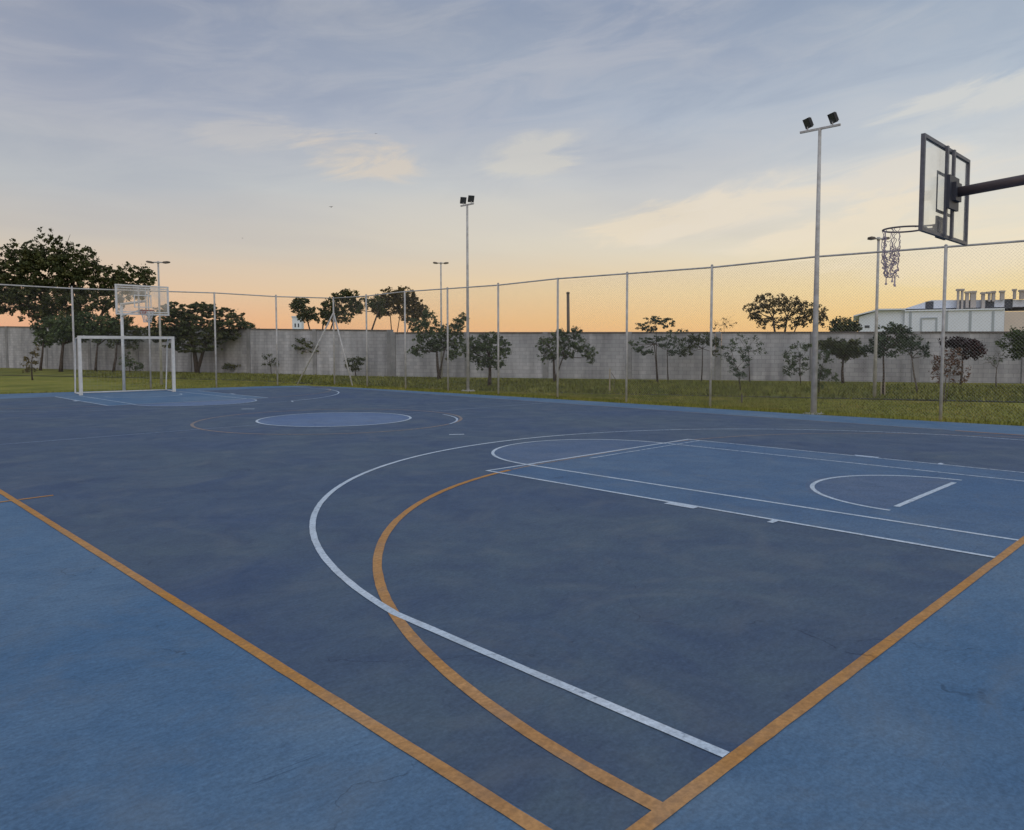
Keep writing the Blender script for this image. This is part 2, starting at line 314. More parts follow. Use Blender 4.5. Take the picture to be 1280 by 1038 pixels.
b = MB(); n = len(slab)
b.poly(slab[::-1], 0.0)
b.v += [Vector((x, y, -0.3)) for x, y in slab[::-1]]
for i in range(n): b.f.append((i, i+n, (i+1) % n+n, (i+1) % n))
struct(b.build('court_slab', M_out))
HW = 7.5; LEN = 28.0
def arcpts(cx, cy, r, a0, a1, n=64): return [(cx+r*math.cos(math.radians(a0+(a1-a0)*i/n)), cy+r*math.sin(math.radians(a0+(a1-a0)*i/n))) for i in range(n+1)]
class Lines:
    def __init__(s): s.b = MB(); s.k = 0
    def path(s, pts, w=0.05, closed=False):
        pts = [Vector((p[0], p[1], 0)) for p in pts]; q = [pts[0]]
        for p in pts[1:]:
            m = max(1, int((p-q[-1]).length/0.13)) if not closed else 1; a = q[-1]; q += [a.lerp(p, i/m) for i in range(1, m+1)]
        pts = q; n = len(pts); Lp = []; Rp = []
        for i, p in enumerate(pts):
            a = pts[(i-1) % n] if (closed or i) else p; c = pts[(i+1) % n] if (closed or i < n-1) else p
            t1 = (p-a); t2 = (c-p)
            if t1.length < 1e-9: t1 = t2
            if t2.length < 1e-9: t2 = t1
            t = (t1.normalized()+t2.normalized()).normalized(); nn = Vector((-t.y, t.x, 0)); k = 1/max(0.5, nn.dot(Vector((-t1.y, t1.x, 0)).normalized()))
            e1, e2 = rnd.gauss(0, 0.0011), rnd.gauss(0, 0.0011); Lp.append(p+nn*(w/2*k+e1)); Rp.append(p-nn*(w/2*k+e2))
        m = n if closed else n-1
        for i in range(m):
            j = (i+1) % n; s.b.poly([Rp[i], Rp[j], Lp[j], Lp[i]], s.k*0.00004)
        s.k += 1
    def build(s, name, m, z):
        for v in s.b.v: v.z += z
        return struct(s.b.build(name, m))
grid('playing_surface', -7.46, 7.46, 0.0, LEN, 0.001, M_in)
def quadz(name, pts, z, m): b = MB(); b.poly(pts, z); return struct(b.build(name, m))
FT = 5.95
for sgn, yb, nm in ((1, 0.0, 'key_surface'), (-1, LEN, 'key_surface')):
    y1 = yb+sgn*FT; p = [(-2.45, yb+sgn*0.03), (2.45, yb+sgn*0.03), (2.45, y1), (-2.45, y1)]
    if sgn < 0: p = p[::-1]
    quadz(nm, p, 0.002, M_key if sgn > 0 else M_out)
M_ftc = court_mat('court_semicircle', lin(88, 108, 136), lin(94, 114, 142), lin(82, 102, 130))
quadz('key_semicircle', [(-1.75, FT+0.002), (1.75, FT+0.002)] + arcpts(0, FT+0.002, 1.75, 0, 180, 40)[1:-1], 0.002, M_ftc)
quadz('key_semicircle', ([(-1.75, LEN-FT), (1.75, LEN-FT)] + [(x, y) for x, y in arcpts(0, LEN-FT, 1.75, 360, 180, 40)[1:-1]])[::-1], 0.002, M_circ)
quadz('centre_circle_surface', arcpts(0.05, 14, 1.72, 0, 360, 72)[:-1], 0.002, M_circ)
# no-charge area fill, greyer than the key
quadz('rim_surface', [(-1.22, 1.3), (1.22, 1.3)] + arcpts(0, 1.35, 1.22, 0, 180, 36), 0.003, M_ftc)
near = Lines(); worn = Lines(); faded = Lines(); orange = Lines(); ofade = Lines()
R3 = 6.656; HY = 1.502; SX = 6.61
a3 = math.degrees(math.acos(SX/R3*0.999))
ys = HY+R3*math.sin(math.radians(a3))
# near half: three point line, lanes, semicircles
near.path([(-SX, 0.034), (-SX, ys*0.5)] + [(x, y) for x, y in arcpts(0, HY, R3, 180-a3, 78, 90)], 0.057)
worn.path([(x, y) for x, y in arcpts(0, HY, R3, 78, a3, 60)] + [(SX, 0)])
near.path([(-2.475, 0.03), (-2.475, FT+0.02)]); near.path([(-1.716, 0.03), (-1.716, FT)])
worn.path([(2.475, 0.03), (2.475, FT)]); worn.path([(1.716, 0.03), (1.716, FT-0.05)])
near.path([(-2.5, FT+0.025), (2.5, FT+0.025)]); worn.path([(-0.6, FT-0.22), (2.45, FT-0.22)], 0.035)
near.path(arcpts(0, 6.03, 1.70, 186, -4, 56)[:: -1])
near.path(arcpts(0, 1.24, 1.24, 180, 0, 50)); near.path([(-1.0, 1.26), (1.0, 1.26)], 0.06)
for s, Ls in ((-1, near), (1, worn)):
    Ls.path([(s*2.545, 2.70), (s*2.545, 3.06)], 0.10); Ls.path([(s*2.56, 1.82), (s*2.56, 1.88)], 0.12)
# far half
fy = lambda y: LEN-y
worn.path([(2.1, fy(8.16))]+[(x, fy(y)) for x, y in arcpts(0, HY, R3, 70, a3, 60)] + [(SX, LEN)])
faded.path([(-SX, LEN), (-SX, fy(ys*0.5))] + [(x, fy(y)) for x, y in arcpts(0, HY, R3, 180-a3, 72, 70)])
for s in (-1, 1):
    worn.path([(s*2.45, fy(0)), (s*2.45, fy(5.8))]); worn.path([(s*1.72, fy(0)), (s*1.72, fy(5.8))])
worn.path([(-2.45, fy(5.8)), (2.45, fy(5.8))])
worn.path([(x, fy(y)) for x, y in arcpts(0, 5.9, 1.8, 0, 180, 50)])
worn.path([(x, fy(y)) for x, y in arcpts(0, 1.3, 1.25, 0, 180, 40)])
for s in (-1, 1): worn.path([(s*2.55, fy(2.7)), (s*2.55, fy(3.06))], 0.12)
near.path(arcpts(0.05, 14, 1.75, 0, 360, 90)[:-1], 0.055, True)
faded.path([(-7.46, 14), (-1.8, 14)], 0.05); faded.path([(1.8, 14), (7.46, 14)], 0.05)
near.path([(-0.12, 9.62), (0.12, 9.46)], 0.09); near.path([(-0.24, 18.33), (0.02, 18.1)], 0.10)
near.build('court_white_lines', M_wl, 0.0055); worn.build('court_worn_white_lines', M_wf, 0.0055); faded.build('court_faded_lines', M_wg, 0.0035)
# orange indoor-football markings
orange.path([(-HW, LEN-9), (-HW, 0), (HW, 0), (HW, 3)], 0.065); ofade.path([(HW, 3.1), (HW, LEN), (-HW, LEN), (-HW, LEN-8.9)], 0.05)
orange.path([(x, y) for x, y in arcpts(-1.18, -0.02, 5.92, 179.75, 100, 80)], 0.07)
ofade.path([(x, y) for x, y in arcpts(-1.18, -0.02, 5.92, 99.5, 90, 10)] + [(1.4, 5.98)] + [(x, y) for x, y in arcpts(1.4, 0.05, 5.93, 89, 0, 60)], 0.05)
ofade.path([(x, fy(y)) for x, y in arcpts(-1.4, 0, 5.93, 180, 90, 60)] + [(1.4, fy(5.93))] + [(x, fy(y)) for x, y in arcpts(1.4, 0, 5.93, 89, 0, 60)], 0.05)
ofade.path(arcpts(-0.1, 13.9, 3.0, 0, 360, 120)[:-1], 0.065, True)
worn.b = MB(); worn.path(arcpts(-0.35, 13.75, 3.0, 300, 348, 20), 0.05); worn.build('circle_white_line', M_wf, 0.0065)
orange.path([(-7.85, 8.16), (-7.53, 8.18)], 0.05); orange.path([(-7.46, 8.18), (-7.12, 8.20)], 0.05)
orange.build('court_orange_lines', M_or, 0.0045); ofade.build('court_faded_orange_lines', M_of, 0.004)

# ------------------------------------------------------------------ gutter, grass near the wall with tree and wall shade in its colour
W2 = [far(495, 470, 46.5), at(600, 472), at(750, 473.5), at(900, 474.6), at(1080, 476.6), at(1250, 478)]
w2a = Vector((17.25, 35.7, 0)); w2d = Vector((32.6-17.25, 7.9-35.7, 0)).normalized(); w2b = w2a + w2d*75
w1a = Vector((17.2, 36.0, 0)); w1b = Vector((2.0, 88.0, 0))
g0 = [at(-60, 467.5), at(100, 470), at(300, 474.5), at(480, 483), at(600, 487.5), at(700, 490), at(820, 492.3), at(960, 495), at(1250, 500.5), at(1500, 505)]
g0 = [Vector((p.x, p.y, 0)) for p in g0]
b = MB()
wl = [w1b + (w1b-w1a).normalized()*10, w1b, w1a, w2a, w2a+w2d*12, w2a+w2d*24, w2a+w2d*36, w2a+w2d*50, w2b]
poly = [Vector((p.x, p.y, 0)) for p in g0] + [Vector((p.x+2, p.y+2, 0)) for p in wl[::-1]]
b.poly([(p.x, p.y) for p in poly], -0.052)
struct(b.build('shade_toned_ground', M_shade_grass))
M_gut = mat('gutter_concrete', (0.022, 0.022, 0.016), 0.9, 0, (0.05, 0.05, 0.03), 4)
b = Lines()
for i in range(len(g0)-1):
    a, c = g0[i], g0[i+1]
    if i in (2,): continue
b.path([(p.x, p.y) for p in g0], 0.42); go = b.build('drain_gutter', M_gut, -0.035)

# ------------------------------------------------------------------ grass blades along the slab and on the lawn (uncountable)
def blades(name, pts, m, h0, h1, w0):
    b = MB()
    for x, y, z in pts:
        a = rnd.uniform(0, 2*PI); h = rnd.uniform(h0, h1); w_ = w0*rnd.uniform(0.6, 1.3); lean = rnd.uniform(-0.5, 0.5)*h; c, s = math.cos(a), math.sin(a)
        k = len(b.v); b.v += [Vector((x-c*w_, y-s*w_, z)), Vector((x+c*w_, y+s*w_, z)), Vector((x-s*lean, y+c*lean, z+h))]; b.f.append((k, k+1, k+2))
    o = b.build(name, m); o['kind'] = 'stuff'; return o
pts = []
edge = [(-30, 35.9), (6.0, 29.5), (7.4, 28.7), (8.05, 26), (8.55, 19), (8.9, 12.3), (9.05, 6.85), (9.5, 2.2), (10.0, -4)]
for i in range(len(edge)-1):
    a, c = Vector(edge[i]), Vector(edge[i+1]); ln = (c-a).length; t = (c-a).normalized(); nn = Vector((-t.y, t.x))
    if nn.dot(Vector((1, 1))) < 0: nn = -nn
    for _ in range(int(ln*170)):
        d = abs(rnd.gauss(0, 0.35)); p = a + t*rnd.uniform(0, ln) + nn*(d-0.01); pts.append((p.x, p.y, -0.06))
M_blade = leafmat('grass_blades', (0.15, 0.165, 0.03), (0.22, 0.22, 0.04), (0.30, 0.26, 0.065))
tag(blades('grass_edge', pts, M_blade, 0.05, 0.16, 0.012), 'uneven grass growing against the far edges of the blue slab', 'grass', kind='stuff')
pts = []
for _ in range(42000):
    i = rnd.randrange(len(g0)-3)+1; t = rnd.random(); p = g0[i].lerp(g0[min(i+1, len(g0)-1)], t)
    s = rnd.random()**0.8; e = Vector((9.6, max(-2, min(29, p.y-3.5)), 0)) if p.y < 32 else Vector((p.x-2, 31, 0))
    p = e.lerp(p, s*0.90); pts.append((p.x+rnd.gauss(0, 0.15), p.y+rnd.gauss(0, 0.15), -0.06))
def inside_slab(x, y):
    c = False; j = len(slab)-1
    for i in range(len(slab)):
        if (slab[i][1] > y) != (slab[j][1] > y) and x < (slab[j][0]-slab[i][0])*(y-slab[i][1])/(slab[j][1]-slab[i][1])+slab[i][0]: c = not c
        j = i
    return c
pts = [p for p in pts if not inside_slab(p[0], p[1])]
tag(blades('lawn_grass', pts, M_blade, 0.03, 0.075, 0.02), 'short yellowish green lawn grass between the fence and the wall', 'grass', kind='stuff')

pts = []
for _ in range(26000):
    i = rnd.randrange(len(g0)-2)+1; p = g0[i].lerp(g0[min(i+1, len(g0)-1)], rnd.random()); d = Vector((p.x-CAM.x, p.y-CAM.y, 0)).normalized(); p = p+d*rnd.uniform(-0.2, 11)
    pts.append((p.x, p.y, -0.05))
M_bl2 = leafmat('shade_toned_blades', (0.085, 0.100, 0.020), (0.15, 0.155, 0.030), (0.22, 0.21, 0.048))  # blades darkened to carry the same painted wall and tree shade
tag(blades('shade_toned_grass', pts, M_bl2, 0.05, 0.16, 0.035), 'grass strip at the foot of the boundary wall, its shade put into a darker colour', 'grass', kind='stuff')

# ------------------------------------------------------------------ perimeter wall
def wall_mat():
    m = bpy.data.materials.new('wall_blocks'); m.use_nodes = True; nt = m.node_tree; P = nt.nodes['Principled BSDF']; K = nt.links.new
    geo = nt.nodes.new('ShaderNodeNewGeometry'); sp = nt.nodes.new('ShaderNodeSeparateXYZ'); K(geo.outputs['Position'], sp.inputs[0])
    cb = nt.nodes.new('ShaderNodeCombineXYZ')
    mm = nt.nodes.new('ShaderNodeMath'); mm.operation = 'MULTIPLY_ADD'; K(sp.outputs[1], mm.inputs[0]); mm.inputs[1].default_value = -0.86; m2 = nt.nodes.new('ShaderNodeMath'); m2.operation = 'MULTIPLY'; K(sp.outputs[0], m2.inputs[0]); m2.inputs[1].default_value = 0.5; K(m2.outputs[0], mm.inputs[2])
    K(mm.outputs[0], cb.inputs[0]); K(sp.outputs[2], cb.inputs[1])
    br = nt.nodes.new('ShaderNodeTexBrick'); K(cb.outputs[0], br.inputs['Vector']); br.inputs['Scale'].default_value = 1.0
    br.inputs['Color1'].default_value = (0.40, 0.40, 0.42, 1); br.inputs['Color2'].default_value = (0.49, 0.485, 0.50, 1); br.inputs['Mortar'].default_value = (0.33, 0.33, 0.345, 1)
    br.inputs['Mortar Size'].default_value = 0.012; br.inputs['Brick Width'].default_value = 0.42; br.inputs['Row Height'].default_value = 0.21
    mp = nt.nodes.new('ShaderNodeMapping'); mp.inputs['Scale'].default_value = (1, 1, 0.16); K(geo.outputs['Position'], mp.inputs[0])
    n = nt.nodes.new('ShaderNodeTexNoise'); n.inputs['Scale'].default_value = 1.6; n.inputs['Detail'].default_value = 7; K(mp.outputs[0], n.inputs['Vector'])
    n2 = nt.nodes.new('ShaderNodeTexNoise'); n2.inputs['Scale'].default_value = 0.35; n2.inputs['Detail'].default_value = 5; K(geo.outputs['Position'], n2.inputs['Vector'])
    r = nt.nodes.new('ShaderNodeMapRange'); K(n.outputs[0], r.inputs[0]); r.inputs[1].default_value = 0.35; r.inputs[2].default_value = 0.68; r.inputs[3].default_value = 1.12; r.inputs[4].default_value = 0.62
    r2 = nt.nodes.new('ShaderNodeMapRange'); K(n2.outputs[0], r2.inputs[0]); r2.inputs[1].default_value = 0.3; r2.inputs[2].default_value = 0.7; r2.inputs[3].default_value = 0.85; r2.inputs[4].default_value = 1.15
    mu = nt.nodes.new('ShaderNodeMath'); mu.operation = 'MULTIPLY'; K(r.outputs[0], mu.inputs[0]); K(r2.outputs[0], mu.inputs[1])
    h = nt.nodes.new('ShaderNodeHueSaturation'); K(br.outputs[0], h.inputs['Color']); K(mu.outputs[0], h.inputs['Value']); K(h.outputs[0], P.inputs['Base Color']); P.inputs['Roughness'].default_value = 0.9; P.inputs['Specular IOR Level'].default_value = 0.2
    return m
M_wall = wall_mat(); M_pil = mat('wall_pilaster', (0.34, 0.335, 0.34), 0.9, 0, (0.22, 0.22, 0.225), 1.5); M_cope = mat('wall_coping', (0.10, 0.085, 0.08), 0.9, 0, (0.16, 0.14, 0.13), 2)
def make_wall(label, a, c, h0, h1, n, tone=1.0):
    root = thing('boundary_wall', label, 'wall', a); d = (c-a); ln = d.length; t = d.normalized(); nn = Vector((-t.y, t.x, 0))
    if nn.dot(CAM-a) < 0: nn = -nn
    for i in range(n):
        s0, s1 = ln*i/n+0.16, ln*(i+1)/n-0.16; hh0, hh1 = h0+(h1-h0)*i/n, h0+(h1-h0)*(i+1)/n
        b = MB(); P0, P1 = a+t*s0, a+t*s1
        q = [P0-nn*0.07, P1-nn*0.07, P1+nn*0.07, P0+nn*0.07]; b.v += [Vector((p.x, p.y, -0.3)) for p in q]; b.v += [Vector((p.x, p.y, z)) for p, z in zip(q, (hh0, hh1, hh1, hh0))]
        for f in ((3,2,1,0),(4,5,6,7),(0,1,5,4),(1,2,6,5),(2,3,7,6),(3,0,4,7)): b.f.append(f)
        b.build('panel', M_wall, root)
        b = MB(); b.v = []
        P0, P1 = a+t*(s0-0.02), a+t*(s1+0.02); q = [P0-nn*0.12, P1-nn*0.12, P1+nn*0.12, P0+nn*0.12]
        b.v += [Vector((p.x, p.y, z+0.002)) for p, z in zip(q, (hh0, hh1, hh1, hh0))]; b.v += [Vector((p.x, p.y, z+0.07)) for p, z in zip(q, (hh0, hh1, hh1, hh0))]
        for f in ((3,2,1,0),(4,5,6,7),(0,1,5,4),(1,2,6,5),(2,3,7,6),(3,0,4,7)): b.f.append(f)
        b.build('coping', M_cope, root)
    for i in range(n+1):
        P = a+t*(ln*i/n); hh = h0+(h1-h0)*i/n
        M = Matrix.Translation(P) @ Matrix(((t.x, nn.x, 0, 0), (t.y, nn.y, 0, 0), (0, 0, 1, 0), (0, 0, 0, 1)))
        b = MB(); b.box((-0.15, -0.13, -0.3), (0.15, 0.13, hh+0.075), M); b.build('pilaster', M_pil, root)
    return root
make_wall('grey block boundary wall running away behind the goal to the left', w1a, w1b, 2.68, 3.75, 9)
make_wall('grey block boundary wall along the lawn at the right below the white building', w2a, w2b, 2.53, 2.1, 16)

# ------------------------------------------------------------------ fences
corner = Vector((9.36, 29.4, 0)); FH = 4.0
def xon(px, P, d):                                            # where the view through column px crosses the fence line
    q = ray(px, 480); q = Vector((q.x, q.y, 0)).normalized(); nn = Vector((-q.y, q.x, 0)); o = Vector((CAM.x, CAM.y, 0))
    return P + d*((o-P).dot(nn)/d.dot(nn))
sd_ = Vector((10.02-9.36, 3.98-29.4, 0)).normalized(); bd_ = Vector((-1.2-9.36, 30.95-29.4, 0)).normalized()
side = [corner] + [xon(px, corner, sd_) for px in (459, 507, 560, 623, 697, 783, 888, 1017.5, 1177)]
side += [side[-1]+sd_*3.0*k for k in range(1, 5)]
back = [corner] + [xon(px, corner, bd_) for px in (347, 270.5, 188.5, 94)]
back += [back[-1]+bd_*2.9*k for k in range(1, 6)]
def make_fence(label, P, skip=(), r=0.0012):
    root = thing('chain_link_fence', label, 'fence', P[0])
    for i, p in enumerate(P):
        if i in skip: continue
        b = MB(); b.tube([(p.x, p.y, -0.3), (p.x, p.y, FH)], 0.036, 10); b.tube([(p.x, p.y, FH), (p.x, p.y, FH+0.03)], [0.04, 0.02], 10)
        b.build('post', M_galv, root, True)
    b = MB(); b.tube([(p.x, p.y, FH-0.03-(0.03*math.sin(i*2.1))) for i, p in enumerate(P)], 0.025, 8); b.build('top_rail', M_galv, root, True)
    for i in range(len(P)-1):
        a, c = P[i], P[i+1]; t = (c-a).normalized(); W = (c-a).length-0.09; H = FH-0.10; b = MB(); pit = 0.075
        nn = Vector((-t.y, t.x, 0)); o = a+t*0.045
        k = -H
        while k < W:
            for sg in (1, -1):
                s0, s1 = k, k+H
                u0, u1 = max(0, s0), min(W, s1)
                if u1-u0 < 0.03: continue
                z0, z1 = (u0-s0), (u1-s0)
                if sg < 0: z0, z1 = H-z0, H-z1
                A = o+t*u0+Vector((0, 0, 0.02+z0))+nn*0.003*sg; B = o+t*u1+Vector((0, 0, 0.02+z1))+nn*0.003*sg
                dd = (B-A).normalized(); e1 = dd.cross(nn).normalized(); kk = len(b.v)
                for e in (e1*r, nn*r*1.2-e1*r*0.5, -nn*r*1.2-e1*r*0.5): b.v += [A+e, B+e]
                b.f += [(kk, kk+1, kk+3, kk+2), (kk+2, kk+3, kk+5, kk+4), (kk+4, kk+5, kk+1, kk)]
            k += pit
        b.build('mesh_panel', M_wire, root)
    for z in ():
        b = MB(); b.tube([(p.x, p.y, z) for p in P], 0.003, 4); b.build('tension_wire', M_wire, root)
    return root
fs = make_fence('tall chain-link fence with grey posts along the right side of the court', side)
fb = make_fence('chain-link fence behind the goal at the far end of the court', [corner+bd_*0.12]+back[1:], skip=(0,), r=0.0007)
for tgt, nm in (((371, 480), 0), ((441, 481.5), 1)):
    p = at(*tgt); b = MB(); b.tube([(p.x, p.y, -0.1), (corner.x-0.03, corner.y-0.05, 3.3)], 0.036, 8); b.build('corner_brace', M_galv, fs, True)

# ------------------------------------------------------------------ light masts
def flood_mast(label, base, h, r0_, r1_, dirv, half, aim, grp='floodlight masts along the right side of the court'):
    root = thing('floodlight_mast', label, 'floodlight mast', base, grp)
    b = MB(); b.tube([base+Vector((0, 0, -0.2)), base+Vector((0, 0, h*0.46)), base+Vector((0, 0, h*0.50)), base+Vector((0, 0, h))], [r0_, r0_*0.56+r1_*0.5, r0_*0.5+r1_*0.52, r1_], 12); b.build('pole', M_galv, root, True)
    b = MB(); b.box((-0.19, -0.19, -0.06), (0.19, 0.19, 0.015), Matrix.Translation(base)); 
    for sx in (-1, 1):
        for sy in (-1, 1): b.tube([base+Vector((0.14*sx, 0.14*sy, 0)), base+Vector((0.14*sx, 0.14*sy, 0.05))], 0.014, 6)
    b.build('base_plate', M_galv, root)
    top = base+Vector((0, 0, h)); b = MB(); M = Matrix.Translation(top) @ dirv.to_track_quat('X', 'Z').to_matrix().to_4x4()
    b.box((-half, -0.025, 0.0), (half, 0.025, 0.05), M); b.build('crossbar', M_galv, root)
    for s in (-1, 1):
        c = top+dirv*(half*0.62*s)+Vector((0, 0, 0.22)); q = aim.to_track_quat('Y', 'Z').to_matrix().to_4x4(); M = Matrix.Translation(c) @ q @ Matrix.Scale(0.76, 4)
        b = MB(); b.box((-0.15, -0.035, -0.165), (0.15, 0.035, 0.165), M)
        for k in range(7): b.box((-0.135+k*0.045-0.006, -0.085, -0.14), (-0.135+k*0.045+0.006, -0.0352, 0.14), M)
        hd = b.build('lamp_head', M_black, root)
        g = MB(); g.box((-0.13, 0.0355, -0.145), (0.13, 0.042, 0.145), M); build_sub(g, 'lens', M_lens, hd, root)
        y = MB(); y.tube([top+dirv*(half*0.62*s)+Vector((0, 0, 0.05)), c-Vector((0, 0, 0.09))], 0.016, 6); build_sub(y, 'bracket', M_galv, hd, root)
    return root
f1 = at(1017, 516.5); f1.z = -0.02; f2 = at(585.5, 489); f2 = Vector((side[4].x+0.15, f2.y, -0.02))
f2 = xon(585, Vector((9.95, 20, 0)), sd_)
flood_mast('thick floodlight mast with two black lamps, second tall pole from the near basketball hoop', f1, 7.1, 0.078, 0.038, sd_, 0.50, Vector((-0.75, 0.45, -0.42)).normalized())
flood_mast('slim distant floodlight mast with two black lamps rising above the middle of the fence', f2, 7.12, 0.06, 0.04, sd_, 0.36, Vector((-0.35, -0.75, -0.42)).normalized())
def street_lamp(label, base, h, half):
    root = thing('park_lamp', label, 'lamp post', base, 'twin-head lamp posts on the lawn')
    b = MB(); b.tube([base+Vector((0, 0, -0.2)), base+Vector((0, 0, h))], [0.06, 0.04], 10); b.build('pole', M_galv, root, True)
    d = Vector((rt.x, rt.y, 0)).normalized(); d = (d + Vector((0.1, 0.1, 0))).normalized(); top = base+Vector((0, 0, h))
    b = MB(); b.tube([top-d*half*0.45, top+d*half*0.45], 0.028, 8); b.tube([top-Vector((0, 0, 0.06)), top+Vector((0, 0, 0.05))], 0.055, 8); b.build('arm', M_galv, root, True)
    for s in (-1, 1):
        M = Matrix.Translation(top+d*half*0.72*s) @ d.to_track_quat('X', 'Z').to_matrix().to_4x4() @ Matrix.Rotation(-0.12*s, 4, 'Y')
        b = MB(); L2 = half*0.32
        k = len(b.v)
        for x, w_, z0, z1 in ((-L2*1.0, 0.06, -0.02, 0.03), (-L2*0.6, 0.13, -0.03, 0.05), (L2*0.5, 0.14, -0.03, 0.045), (L2*1.0, 0.07, -0.02, 0.02)):
            b.v += [M @ Vector((x, -w_, z0)), M @ Vector((x, w_, z0)), M @ Vector((x, w_*0.8, z1)), M @ Vector((x, -w_*0.8, z1))]
        for i in range(3):
            for j in range(4): b.f.append((k+4*i+j, k+4*i+(j+1) % 4, k+4*i+4+(j+1) % 4, k+4*i+4+j))
        b.f += [(k+3, k+2, k+1, k), (k+12, k+13, k+14, k+15)]
        hd = b.build('lamp_head', M_dkpole, root)
        g = MB(); g.box((-L2*0.55, -0.1, -0.04), (L2*0.45, 0.1, -0.031), M); build_sub(g, 'lens', M_lens, hd, root)
def lampat(px, py, ytop):
    b_ = at(px, py); d = math.hypot(b_.x-CAM.x, b_.y-CAM.y); t = far(px, ytop, d); return Vector((b_.x, b_.y, -0.05)), t.z
p, h = lampat(202, 480, 327); street_lamp('grey twin-head park lamp standing right of the far basketball board', p, h, 0.50)
p, h = lampat(552, 472, 328); street_lamp('grey twin-head park lamp just left of the slim floodlight mast', p, h, 0.42)
p, h = lampat(1093, 495, 297); street_lamp('grey twin-head park lamp seen behind the near basketball net', p, h, 0.36)

